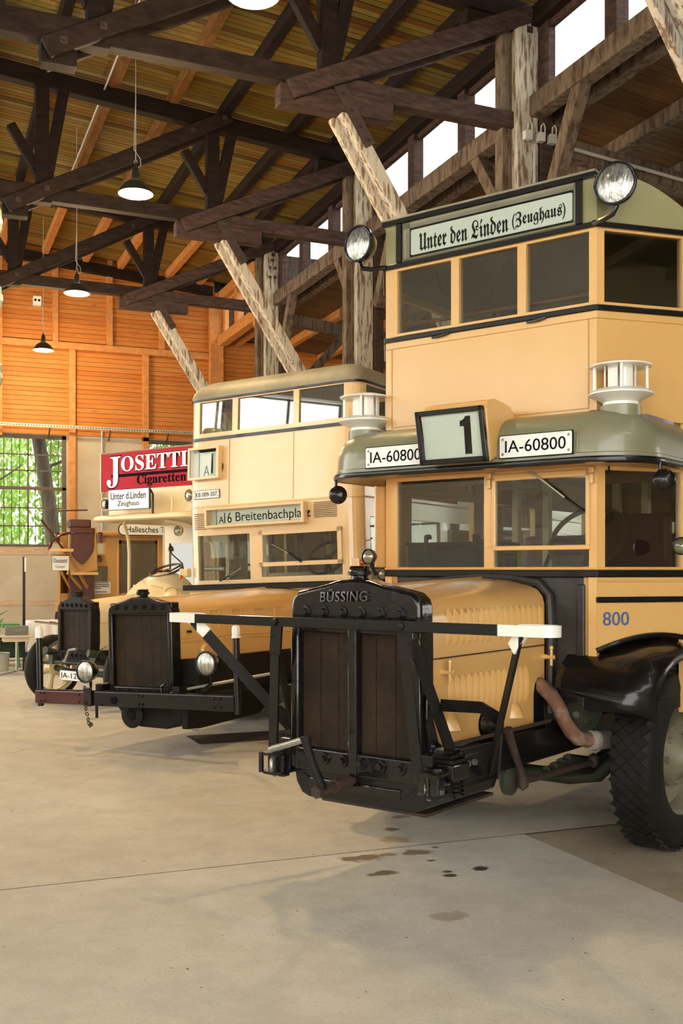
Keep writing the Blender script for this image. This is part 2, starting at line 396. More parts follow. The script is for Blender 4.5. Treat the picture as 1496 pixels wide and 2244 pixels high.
def rrect(x0, x1, z0, z1, r, n=5):
    out = []
    for cx, cz, t0 in ((x1 - r, z0 + r, -90), (x1 - r, z1 - r, 0), (x0 + r, z1 - r, 90), (x0 + r, z0 + r, 180)):
        for k in range(n + 1):
            t = R(t0 + 90 * k / n); out.append((cx + r * math.cos(t), cz + r * math.sin(t)))
    return out
SERIF = lambda t: ''.join(chr(0x1D400 + ord(c) - 65) if 'A' <= c <= 'Z' else chr(0x1D41A + ord(c) - 97) if 'a' <= c <= 'z' else c for c in t)
FRAK = lambda t: ''.join(chr(0x1D56C + ord(c) - 65) if 'A' <= c <= 'Z' else chr(0x1D586 + ord(c) - 97) if 'a' <= c <= 'z' else c for c in t)
def lettering(name, text, m, parent, o, u, v, w, h=None, depth=0.003, offset=0.0, slant=0.0, space=1.0):
    """flat raised letters: o = lower-left corner, u = direction of reading, v = up, w / h = size of the whole word"""
    cu = bpy.data.curves.new('txt', 'FONT'); cu.body = text; cu.extrude = 0.02; cu.offset = offset; cu.shear = slant; cu.resolution_u = 4; cu.space_character = space
    ob = bpy.data.objects.new('txt', cu); COL.objects.link(ob)
    dg = bpy.context.evaluated_depsgraph_get(); me = bpy.data.meshes.new_from_object(ob.evaluated_get(dg))
    bpy.data.objects.remove(ob); bpy.data.curves.remove(cu)
    xs = [q.co.x for q in me.vertices]; ys = [q.co.y for q in me.vertices]
    x0, x1, y0, y1 = min(xs), max(xs), min(ys), max(ys)
    sx = w / (x1 - x0); sy = sx if h is None else h / (y1 - y0)
    o = Vector(o); u = Vector(u).normalized(); v = Vector(v).normalized(); nn = u.cross(v)
    for q in me.vertices:
        q.co = o + u * ((q.co.x - x0) * sx) + v * ((q.co.y - y0) * sy) + nn * (depth if q.co.z > 0 else -0.001)
    me.name = name; me.materials.clear(); me.materials.append(MATS[m])
    ob = bpy.data.objects.new(name, me); COL.objects.link(ob); ob.parent = parent
    return ob
X3, Y3, Z3 = (1, 0, 0), (0, 1, 0), (0, 0, 1)

HALL = frm(2.063, 12.26, 0, math.atan2(938, 2330))       # x across the hall (to the right), y along it (away)
BAYS = [-4.66, 0.0, 4.71, 9.31]
YW = 13.4                                                 # end wall

# ------------------------------------------------------------------ the hall: floor
fl = MB().box(-15, 9, -16, YW, -0.30, -0.03).build('floor', 'soil', frame=HALL, kind='structure')
tag(fl, 'pale worn concrete hall floor with oil stains and a joint line')
MB().box(-15, -2.84, -16, -4.684, -0.03, 0).build('floor_slab', 'floor_near', fl)
MB().box(-15, 9, -4.676, YW, -0.03, 0).build('floor_slab', 'floor_far', fl)
MB().box(-2.83, 9, -16, -4.684, -0.03, -0.003).build('floor_slab', 'floor_aisle', fl)
MB().box(-15, 9, -4.6845, -4.6755, -.03, .0004).build('slab_joint', 'rust', fl)
ht = MB().box(-3.9, -2.9, -0.45, 0.10, 0.0, 0.006).build('hatch_plate', 'rust', fl)

# ------------------------------------------------------------------ the hall: nave roof
def zc(s): return 8.09 + 0.0945 * (-s if s > -7.2 else s + 14.4)     # middle of the upper chord
RIDGE = -7.2
deck = MB()
for (a, b) in ((0.5, RIDGE), (RIDGE, -14.9)):
    za, zb = zc(a if a > -14.5 else -14.5) + .30, zc(b) + .30
    deck.add([(a, -16, za), (b, -16, zb), (b, YW, zb), (a, YW, za), (a, -16, za + .05), (b, -16, zb + .05), (b, YW, zb + .05), (a, YW, za + .05)],
             [(0, 1, 2, 3), (7, 6, 5, 4), (0, 4, 5, 1), (1, 5, 6, 2), (2, 6, 7, 3), (3, 7, 4, 0)])
ceil = deck.build('ceiling', 'dark_timber', frame=HALL, kind='structure')
tag(ceil, 'ochre boarded nave roof over dark timber trusses')
bw = 0.115
bm = MB().add([(0.45, 0, zc(.45) + .275), (RIDGE, 0, zc(RIDGE) + .275), (RIDGE, bw - .014, zc(RIDGE) + .275), (0.45, bw - .014, zc(.45) + .275),
               (0.45, 0, zc(.45) + .298), (RIDGE, 0, zc(RIDGE) + .298), (RIDGE, bw - .014, zc(RIDGE) + .298), (0.45, bw - .014, zc(.45) + .298)],
              [(0, 1, 2, 3), (7, 6, 5, 4), (0, 4, 5, 1), (1, 5, 6, 2), (2, 6, 7, 3), (3, 7, 4, 0)])
b0 = bm.build('board', 'roof_boards', ceil)
nb = int((YW + 6.0) / bw)
for i in range(nb):
    y = -6.0 + i * bw
    if i == 0: b0.location = (0, y, 0)
    else: copy_of(b0, ceil, (0, y, random.uniform(-.003, .003)))
for k, s in enumerate((-.42, -1.14, -2.22, -2.98, -3.84, -4.72, -5.5, -6.3, -7.1)):
    segs = [(-6.0, 4.71, 'dark_timber'), (4.71, 9.31, 'dark_timber'), (9.31, YW, 'orange_timber')]
    if k in (3, 4): segs = [(-6.0, 4.71, 'honey_timber'), (4.71, 9.31, 'honey_timber'), (9.31, YW, 'orange_timber')]
    for (ya, yb, m) in segs:
        MB().beam((s, ya, zc(s) + .19), (s, yb - .004, zc(s) + .19), .13, .17).build('purlin', m, ceil, bevel=.006, seg=1)

# ------------------------------------------------------------------ the hall: trusses on their posts
def bolt(parent, p, n, m='rust', r=.035):
    n = Vector(n); p = Vector(p)
    mb = MB(); mb.beam(p, p + n * .012, r * 2, r * 2); mb.cyl(p, p + n * .04, .016, n=6)
    return mb.build('bolt', m, parent)
TR_LABEL = ['timber roof truss nearest the camera, mostly above the frame', 'dark timber roof truss above the right-hand bus',
            'dark timber roof truss above the middle bus', 'dark timber roof truss above the left bus nearest the end wall']
for ti, y in enumerate(BAYS):
    t = empty('roof_truss', HALL @ Matrix.Translation((0, y, 0)), TR_LABEL[ti], 'roof truss', 'timber roof trusses', 'structure')
    far = ti > 1
    pt = 'purple_lit_timber'; dt = 'dark_timber'  # lit tone for members beside the clerestory, darker tones deeper in
    # post: three planks side by side, white paint above
    MB().box(-.14, .14, -.16, .02, 0, 8.0).build('post', 'peeled_white' if True else pt, t, bevel=.01)
    MB().box(-.13, .13, .03, .15, 0, 8.2).build('post', 'peeled_grey', t, bevel=.01)
    MB().box(.15, .30, -.20, .0, 0, 8.05).build('post', pt, t, bevel=.01)
    MB().box(-.27, -.15, -.05, .12, 0, 7.95).build('post', 'peeled_grey', t, bevel=.01)
    # upper chord to the ridge and its mirror
    MB().beam((.3, 0, zc(.3)), (RIDGE, 0, zc(RIDGE)), .18, .24).build('upper_chord', dt, t, bevel=.008, seg=1)
    MB().beam((RIDGE, 0, zc(RIDGE)), (-14.6, 0, zc(-14.4)), .18, .24).build('upper_chord', dt, t, bevel=.008, seg=1)
    MB().box(-.75, .05, -.09, .09, zc(-.4) - .27, zc(-.4) - .13).build('corbel', dt, t, bevel=.008)
    # tie beam in two lengths with the scarf block
    MB().beam((.1, 0, 6.84), (-2.55, 0, 6.88), .17, .19).build('tie_beam', pt, t, bevel=.012)
    MB().beam((-2.3, 0, 6.90), (-4.95, 0, 6.94), .17, .19).build('tie_beam', 'brown_timber', t, bevel=.012)
    MB().beam((-4.7, 0, 6.93), (-9.7, 0, 6.93), .20, .24).build('tie_beam', 'brown_timber', t, bevel=.012)
    MB().box(-2.95, -1.65, -.10, .10, 6.58, 6.79).build('corbel', pt, t, bevel=.012)
    MB().box(-5.36, -5.02, -.10, .10, 6.58, 6.80).build('corbel', dt, t, bevel=.012)
    # pincers: pairs of raking planks
    for (a, b) in (((.10, 8.08), (-2.86, 6.70)), ((-2.15, 8.40), (-5.32, 6.68))):
        for yy in (-.15, .15):
            o = MB().beam((a[0], yy, a[1]), (b[0], yy, b[1]), .075, .20).build('raking_plank', pt if a[0] > -1 else 'brown_timber', t, bevel=.010)
        d = Vector((b[0] - a[0], 0, b[1] - a[1]))
        for f_ in (.03, .18, .83, .95):
            q = Vector((a[0], -.19, a[1])) + d * f_
            bolt(t, q, (0, -1, 0))
    # hangers, with the leaning twin and the short strut
    for s in (-2.39, -4.83):
        MB().box(s - .09, s + .09, -.09, .09, 6.98, zc(s) - .1).build('hanger', dt, t, bevel=.010)
        MB().beam((s + .05, -.02, 7.05), (s + .32, -.02, zc(s) + .02), .10, .15).build('hanger', dt, t, bevel=.008)
        MB().beam((s - .05, 0, 7.25), (s - .42, 0, 7.85), .11, .13).build('strut', dt, t, bevel=.008)
    # long knee brace in peeling white with an iron strap
    MB().beam((-2.30, -.02, 6.78), (-.12, -.02, 3.32), .15, .15).build('knee_brace', 'peeled_white', t, bevel=.014)
    MB().beam((-2.27, .10, 6.60), (-.12, .10, 3.18), .08, .15).build('knee_brace', 'peeled_white', t, bevel=.010)
    MB().beam((-2.31, -.105, 6.88), (-1.93, -.105, 6.27), .012, .13).build('iron_strap', 'rust', t)
    for q in ((-2.25, 6.78), (-2.15, 6.62), (-2.05, 6.46), (-1.97, 6.33)): bolt(t, (q[0], -.108, q[1]), (0, -1, 0), r=.02)
    for q in ((.02, 7.86), (.22, 7.55), (.22, 7.38)): bolt(t, (q[0], -.165 if q[0] < .1 else -.205, q[1]), (0, -1, 0))
    if ti == 3:
        for q in ((-.04, 7.6), (.06, 7.6), (-.04, 7.42), (.06, 7.42), (.0, 7.75)): bolt(t, (q[0], -.165, q[1]), (0, -1, 0), r=.025)
    # knee braces along the hall, from the post to the sill beam
    if ti > 0:
        MB().beam((.12, -.40, 5.75), (.12, -1.05, 6.92), .17, .15, up=(1, 0, 0)).build('long_brace', 'peeled_grey', t, bevel=.012)
    MB().beam((.12, .35, 5.75), (.12, 1.22, 6.92), .17, .15, up=(1, 0, 0)).build('long_brace', 'peeled_grey' if ti < 3 else 'orange_timber', t, bevel=.012)
    # aisle rafter
    MB().beam((.25, 0, 6.68), (8.8, 0, 5.75), .16, .22).build('aisle_rafter', 'peeled_grey', t, bevel=.012)
    MB().beam((.2, 0, 4.9), (1.6, 0, 6.45), .14, .15).build('aisle_brace', 'peeled_grey', t, bevel=.012)

# ------------------------------------------------------------------ clerestory
wn = 3
edges = [-9.3] + BAYS + [YW]
for bi in range(len(edges) - 1):
    ya, yb = edges[bi], edges[bi + 1]
    new = bi == len(edges) - 2
    sm = 'orange_timber' if new else 'peeled_grey'
    pm = 'orange_timber' if new else 'purple_lit_timber'
    g = empty('trim_%d' % (bi + 1), HALL, 'clerestory frame of %s between two posts' % ('fresh orange timber' if new else 'weathered timber'), kind='structure')
    MB().beam((.12, ya + .02, 6.99), (.12, yb - .02, 6.99), .20, .24).build('sill_beam', sm, g, bevel=.015)
    MB().beam((.20, ya + .02, 7.15), (.20, yb - .02, 7.15), .10, .09).build('sill_plate', pm, g, bevel=.008)
    MB().beam((.12, ya + .02, 8.02), (.12, yb - .02, 8.02), .16, .22).build('top_plate', 'dark_timber' if not new else sm, g, bevel=.01)
    MB().beam((.20, ya + .02, 7.88), (.20, yb - .02, 7.88), .08, .08).build('head_rail', pm, g, bevel=.008)
    L = yb - ya
    posts = [ya + .02, ya + L * .345, ya + L * .665, yb - .02]
    for q in posts[1:-1]:
        MB().box(.10, .26, q - .10, q + .10, 7.10, 7.92).build('mullion', pm, g, bevel=.008)
    for q, sg in ((posts[0], 1), (posts[3], -1)):
        MB().box(.14, .24, min(q, q + sg * .34), max(q, q + sg * .34), 7.10, 7.92).build('jamb', pm, g, bevel=.008)
    for k in range(3):
        w0 = posts[k] + (.34 if k == 0 else .10); w1 = posts[k + 1] - (.34 if k == 2 else .10)
        wn += 1
        wo = MB().box(.195, .20, w0, w1, 7.19, 7.845).build('window_%d' % wn, 'glass_hall', frame=HALL, kind='structure')

# ------------------------------------------------------------------ lean-to aisle roof on the right
def za(s): return 7.16 - 0.105 * s
MBd = MB()
a, b = .26, 9.0
MBd.add([(a, -16, za(a) + .03), (b, -16, za(b) + .03), (b, YW, za(b) + .03), (a, YW, za(a) + .03), (a, -16, za(a) + .08), (b, -16, za(b) + .08), (b, YW, za(b) + .08), (a, YW, za(a) + .08)],
        [(0, 1, 2, 3), (7, 6, 5, 4), (0, 4, 5, 1), (1, 5, 6, 2), (2, 6, 7, 3), (3, 7, 4, 0)])
al = MBd.build('ceiling_aisle', 'dark_timber', frame=HALL, kind='structure')
tag(al, 'brown boarded lean-to roof of the aisle over the buses')
bw2 = .125
bb = MB().add([(a, 0, za(a)), (b, 0, za(b)), (b, bw2 - .009, za(b)), (a, bw2 - .009, za(a)), (a, 0, za(a) + .026), (b, 0, za(b) + .026), (b, bw2 - .009, za(b) + .026), (a, bw2 - .009, za(a) + .026)],
              [(0, 1, 2, 3), (7, 6, 5, 4), (0, 4, 5, 1), (1, 5, 6, 2), (2, 6, 7, 3), (3, 7, 4, 0)])
a0 = bb.build('board', 'aisle_boards', al)
for i in range(int((YW + 6.0) / bw2)):
    y = -6.0 + i * bw2
    if i == 0: a0.location = (0, y, 0)
    else:
        c = copy_of(a0, al, (0, y, random.uniform(-.003, .003)))
        if y > 9.3: c.data = a0.data
for s in (.52, 1.55, 2.6, 3.7, 4.8, 5.9, 7.0):
    for (ya, yb, m) in ((-16, 4.71, 'peeled_grey'), (4.71, 9.31, 'peeled_grey'), (9.31, YW, 'orange_timber')):
        MB().beam((s, ya, za(s) - .09), (s, yb - .004, za(s) - .09), .15, .17).build('purlin', m, al, bevel=.01, seg=1)

# ------------------------------------------------------------------ right outer wall of the aisle
wr = MB().wall((8.9, -16), (8.9, YW), 0, 6.4, holes=[(k * 4.6 + 7.7, k * 4.6 + 10.3, 2.4, 4.6) for k in range(5)], t=.2).build('wall_right', 'plaster', frame=HALL, kind='structure')
for k in range(5):
    y0 = -9.3 + k * 4.6 + 1.0
    wn += 1
    w = empty('window_%d' % wn, HALL, kind='structure')
    fm = MB()
    for j in range(4): fm.box(8.84, 8.90, y0 + j * .853, y0 + j * .853 + .05, 2.4, 4.6)
    for j in range(5): fm.box(8.85, 8.89, y0, y0 + 2.6, 2.4 + j * .54, 2.44 + j * .54)
    fm.build('window_frame', 'window_iron', w)
    MB().box(8.872, 8.876, y0, y0 + 2.6, 2.4, 4.6).build('pane', 'glass_hall', w)

# ------------------------------------------------------------------ unseen left wall, added: its windows and open end shape light and bus reflections
LW = [(-14.6 + 2.62 * k_, -12.2 + 2.62 * k_) for k_ in range(7)]  # unseen windows placed for the reflections in bus panels and panes
wl = MB().wall((-14.4, 4.0), (-14.4, -16), 0, 8.1, holes=[(4.0 - b_, 4.0 - a_, 3.2, 5.45 if a_ < -3 else 6.95) for a_, b_ in LW], t=.2).build('wall_left_unseen', 'bounce_white', frame=HALL, kind='structure')
for (a_, b_) in LW:
    wn += 1; zt_ = 5.45 if a_ < -3 else 6.95
    w = empty('window_%d' % wn, HALL, kind='structure')
    fm = MB()
    for j in range(3): fm.box(-14.5, -14.42, a_ + j * 1.17, a_ + j * 1.17 + .06, 3.2, zt_)
    for j in range(4): fm.box(-14.49, -14.43, a_, b_, 3.2 + j * (zt_ - 3.24) / 3, 3.24 + j * (zt_ - 3.24) / 3)
    fm.build('window_frame', 'window_iron', w)
    MB().box(-14.46, -14.455, a_, b_, 3.2, zt_).build('pane', 'glass_hall', w)
wfr = MB().box(-2.6, 9, -16.2, -16, 0, 7.2).build('wall_front_unseen', 'plaster', frame=HALL, kind='structure')  # unseen wall added behind the camera to darken reflections in the bus side
MB().box(-15, -2.6, -16.2, -16, 6.9, 9.0).build('wall_front_unseen', 'plaster', frame=HALL, kind='structure')

# ------------------------------------------------------------------ end wall: plaster below, boards above
W1 = (-4.95, -3.37, 2.22, 4.66)      # left window
W2 = (-1.60, -0.30, 2.22, 4.66)      # right window
ew = MB()
ew.wall((-15, YW), (9, YW), 0, 4.70, holes=[(h[0] + 15, h[1] + 15, h[2], h[3]) for h in (W1, W2)], t=.25)
wall = ew.build('wall_back', 'plaster', frame=HALL, kind='structure')
tag(wall, 'end wall of grey plaster below and orange boards above')
MB().box(-15, 9, YW, YW + .2, 4.70, 9.2).build('wall_core', 'dark_timber', wall)
MB().box(-15, -.05, YW - .012, YW, .94, 1.04).build('render_band', 'render_band', wall)
MB().box(-15, -3.2, YW - .015, YW, 2.05, 2.20).build('render_band', 'render_band', wall)
wb = MB().box(-7.4, -.02, YW - .03, YW, 0, .095).build('board', 'wall_boards', wall)
zz = 4.68; k = 0
while zz < 8.95:
    if k == 0: wb.location = (0, 0, zz)
    else: copy_of(wb, wall, (0, random.uniform(-.004, .004), zz))
    zz += .103; k += 1
wb2 = MB().box(.02, 8.8, YW - .03, YW, 0, .095).build('board', 'wall_boards', wall)
zz = 4.68; k = 0
while zz < 7.0:
    if k == 0: wb2.location = (0, 0, zz)
    else: copy_of(wb2, wall, (0, random.uniform(-.004, .004), zz))
    zz += .103; k += 1
OT = 'orange_timber'
MB().box(-7.4, -.1, YW - .16, YW - .03, 6.55, 6.70).build('wall_beam', OT, wall, bevel=.008)
for s in (-4.86, -3.32, -1.70): MB().box(s, s + .14, YW - .14, YW - .03, 2.1 if s > -3.5 and s < -3 else 4.6, 6.55).build('wall_post', OT, wall, bevel=.008)
MB().box(-1.70, -1.56, YW - .14, YW - .03, 3.3, 4.7).build('wall_post', OT, wall, bevel=.008)
for s in (-4.85, -3.68, -2.50, -1.33): MB().box(s, s + .13, YW - .14, YW - .03, 6.70, 8.7).build('wall_post', OT, wall, bevel=.008)
MB().box(-.16, .16, YW - .20, YW - .03, 0, 8.1).build('corner_post', OT, wall, bevel=.01)
MB().beam((-.1, YW - .16, zc(-.1) + .02), (RIDGE, YW - .16, zc(RIDGE) + .02), .14, .22).build('wall_plate', 'dark_timber', wall)
def iron_window(name, h, cols, split, lab):
    w = empty(name, HALL, lab, kind='structure')
    x0, x1, z0, z1 = h; fm = MB()
    for (a_, b_, c_, d_) in ((x0, x0 + .06, z0, z1), (x1 - .09, x1, z0, z1), (x0, x1, z0, z0 + .05), (x0, x1, z1 - .09, z1), (x0, x1, split - .035, split + .035)):
        fm.box(a_, b_, YW - .02, YW + .06, c_, d_)
    fm.build('window_frame', 'window_iron', w, bevel=.006)
    xi0, xi1 = x0 + .06, x1 - .09
    for k in range(1, cols):
        q = xi0 + (xi1 - xi0) * k / cols
        MB().box(q - .018, q + .018, YW - .01, YW + .04, z0, z1).build('glazing_bar', 'window_iron', w)
    rows = []
    for (za_, zb_) in ((z0 + .05, split - .035), (split + .035, z1 - .09)):
        for k in (1, 2):
            q = za_ + (zb_ - za_) * k / 3; MB().box(xi0, xi1, YW - .01, YW + .04, q - .014, q + .014).build('glazing_bar', 'window_iron', w)
        rows += [(za_ + (zb_ - za_) * k / 3, za_ + (zb_ - za_) * (k + 1) / 3) for k in range(3)]
    for k in range(cols):
        for (r0, r1) in rows:
            q0 = xi0 + (xi1 - xi0) * k / cols; q1 = xi0 + (xi1 - xi0) * (k + 1) / cols
            MB().box(q0, q1, YW + .013, YW + .017, r0, r1).build('pane', 'glass_hall', w)
    for k in range(int((x1 - x0) / .165)):
        q = x0 + .12 + k * .165
        MB().cyl((q, YW + .20, z0), (q, YW + .20, z1), .009, n=6).build('security_bar', 'bar_iron', w)
    return w
iron_window('window_1', W1, 2, 3.49, 'iron-framed window with green trees outside, at the left edge')
iron_window('window_2', W2, 2, 3.49, 'iron-framed window behind the red advertising board')
cv = empty('cable_tray', HALL @ Matrix.Translation((0, YW - .30, 4.82)), 'perforated grey steel cable tray along the end wall', 'cable tray')
MB().box(-7.0, -.4, -.03, .03, -.012, .0).build('tray', 'galv', cv)
MB().box(-7.0, -.4, -.035, -.028, -.03, .035).build('side_rail', 'galv', cv)
sl = MB()
for k in range(110): sl.box(-6.98 + k * .06, -6.95 + k * .06, -.0365, -.034, -.008, .010)
sl.build('slots', 'black_matt', cv, kind='stuff')
for s in (-3.75, -2.45, -1.15): MB().beam((s, .26, -.22), (s, -.02, -.02), .03, .03).build('bracket', 'window_iron', cv)
dp = MB().cyl((-2.6, YW - .08, 1.2), (-2.6, YW - .08, 4.80), .025, n=10).build('downpipe', 'galv', frame=HALL)
tag(dp, 'thin grey conduit running down the plaster end wall', 'conduit')
sb = empty('wall_speaker', HALL @ Matrix.Translation((-4.0, YW - .10, 7.55)), 'small white box with two black holes high on the boarded wall', 'socket box')
MB().prism(rrect(-.085, .085, -.10, .10, .015), 'y', -.06, .06).build('housing', 'white', sb)
for q in (-.04, .04): MB().cyl((q, -.066, .01), (q, -.056, .01), .026).build('hole', 'ink', sb)

# conduits and boxes on the post beside the right-hand bus
for k, (q, lab) in enumerate(((-.05, 'leftmost small grey junction box on the white post'), (.12, 'middle small grey junction box on the white post'), (.27, 'rightmost small grey junction box on the white post'))):
    jb = empty('junction_box', HALL @ Matrix.Translation((q, -.24, 6.62)), lab, 'junction box', 'junction boxes on the post')
    MB().prism(rrect(-.045, .045, -.05, .05, .008), 'y', -.03, .04).build('housing', 'box_grey', jb)
    MB().tube([(.0, 0, .05), (.0, -.01, .13), (.03, -.01, .16), (.05, -.01, .12), (.055, 0, .02), (.055, .05, -.03)], .009, 8).build('cable', 'cable_grey', jb, smooth=True)
cd = MB().tube([(.06, -.20, 3.5), (.06, -.20, 6.5)], .016, 8).build('conduit', 'cable_grey', frame=HALL, smooth=True)
tag(cd, 'vertical grey conduit on the post beside the bus roof', 'conduit')
c2 = MB().tube([(.36, -.15, 6.62), (2.4, -.13, 6.44), (8.6, -.13, 5.72)], .022, 8).build('conduit', 'cable_grey', frame=HALL, smooth=True)
tag(c2, 'pale conduit pipe running right along the aisle rafter', 'conduit')
c3 = MB().tube([(-3.98, -6, zc(-3.98) + .05), (-3.98, 9.0, zc(-3.98) + .05)], .014, 8).build('conduit', 'cable_grey', frame=HALL, smooth=True)
tag(c3, 'thin pale conduit running along a roof purlin', 'conduit')

# ------------------------------------------------------------------ pendant lamps
LL = ['pendant lamp cut off by the top edge of the picture', 'large glowing black pendant lamp in front of the dark truss',
      'glowing black pendant lamp with a curled flex, second from the end wall', 'small glowing pendant lamp nearest the boarded end wall']
for k, y in enumerate((-2.80, 1.83, 6.65, 11.35)):
    t = empty('pendant_lamp', HALL @ Matrix.Translation((-4.08, y, 6.10)), LL[k], 'lamp', 'pendant lamps under the roof')
    prof = [(.205, 0.0), (.200, .012), (.182, .05), (.142, .105), (.085, .145), (.055, .160)]
    MB().lathe(prof, n=32).build('shade', 'lamp_black', t, smooth=True)
    MB().lathe([(r * .97, h + .001) for r, h in prof], n=32).build('reflector', 'lamp_inside', t, smooth=True)
    MB().lathe([(.0, -.022), (.08, -.014), (.15, .004), (.188, .024)], n=28).build('bulb', 'bulb', t, smooth=True)
    MB().lathe([(.05, .15), (.048, .20), (.040, .27), (.030, .31), (.012, .32), (.008, .36), (.0, .36)], n=20).build('lamp_cap', 'lamp_black', t, smooth=True)
    MB().torus((0, 0, .38), .018, .004, axis=(0, 1, 0), n=14, m=6).build('hook', 'steel', t)
    MB().cyl((0, 0, .39), (0, 0, 2.66), .005, n=6).build('cord', 'cable_grey', t)
    MB().tube([(0, 0, .30), (.06, 0, .34), (.055, 0, .42), (-.02, 0, .52), (-.015, 0, .75), (0, 0, 1.1)], .004, 6).build('flex', 'cable_grey', t)
    ld = bpy.data.lights.new('lamp_glow', 'POINT'); ld.energy = LAMP_W; ld.color = (1.0, 0.72, 0.38); ld.shadow_soft_size = .16
    lo = bpy.data.objects.new('lamp_glow', ld); COL.objects.link(lo); lo.parent = t; lo.location = (0, 0, -.14)

# ------------------------------------------------------------------ bus parts shared by the vehicles
def headlamp(parent, c, r, axis=(0, -1, 0), shell='black', lens='lens', depth=.12, name='headlamp', stalk=None):
    """bulging reflector lamp; axis = where it looks"""
    g = bpy.data.objects.new(name, None); COL.objects.link(g); g.parent = parent
    ax = Vector(axis).normalized(); c = Vector(c)
    MB().lathe([(.0, -depth), (r * .45, -depth * .96), (r * .8, -depth * .62), (r * .98, -depth * .2), (r * 1.04, .0), (r * 1.04, .02), (r * .93, .022)], c, ax, 32).build('lamp_shell', shell, g, smooth=True)
    MB().lathe([(r * .94, .012), (r * .7, .026), (r * .35, .036), (.0, .039)], c, ax, 32).build('lamp_glass', lens, g, smooth=True)
    MB().torus(c + ax * .016, r * .99, r * .06, axis, 36, 8).build('rim', shell, g, smooth=True)
    if stalk: MB().tube(stalk, .016, 8).build('stalk', 'black', g, smooth=True)
    return g
def plate(parent, x0, x1, z0, z1, y, text, name='number_plate', pad=.08, tilt=0.0):
    g = MB().prism(rrect(x0, x1, z0, z1, .008), 'y', y - .004, y + .004).build(name, 'white_plate', parent)
    w = x1 - x0; h = z1 - z0
    MB().box(x0 - .005, x1 + .005, y, y + .006, z0 - .005, z1 + .005).build('plate_edge', 'ink', g)
    lettering('lettering', text, 'ink', g, (x0 + w * pad, y - .004, z0 + h * .22), X3, Z3, w * (1 - 2 * pad), h * .56, .002)
    for (qx, qz) in ((x0 + .02, z0 + .02), (x1 - .02, z0 + .02), (x0 + .02, z1 - .02), (x1 - .02, z1 - .02)):
        MB().lathe([(.009, 0), (.006, .004), (0, .005)], (qx, y - .004, qz), (0, -1, 0), 8).build('rivet', 'steel', g)
    return g
def steering_wheel(parent, c, r, axis, col_to, name='steering_wheel', m='brown_wood'):
    ax = Vector(axis).normalized(); c = Vector(c)
    g = MB().torus(c, r, .016, axis, 36, 8).build(name, m, parent, smooth=True)
    ref = Vector((0, 0, 1)); a = (ref - ax * ref.dot(ax)).normalized(); b = ax.cross(a); sp = MB()
    for t in (90, 210, 330):
        d = a * math.cos(R(t)) + b * math.sin(R(t)); sp.beam(c - ax * .03, c + d * r, .035, .014, up=ax)
    sp.cyl(c - ax * .06, c + ax * .01, .04, n=14)
    sp.build('spoke', 'black', g)
    MB().cyl(c - ax * .03, col_to, .022, n=10).build('column', 'black', g)
    return g
def bench(parent, x0, x1, y0, z, depth=.42, back=.5, m='seat_red', name='bench_seat'):
    g = MB().box(x0, x1, y0, y0 + depth, z + .32, z + .44).build(name, m, parent, bevel=.03)
    MB().box(x0, x1, y0 + depth - .02, y0 + depth + .08, z + .40, z + .44 + back).build('backrest', m, g, bevel=.03)
    MB().box(x0 + .04, x1 - .04, y0 + .06, y0 + depth - .04, z, z + .32).build('seat_base', 'black_matt', g)
    return g
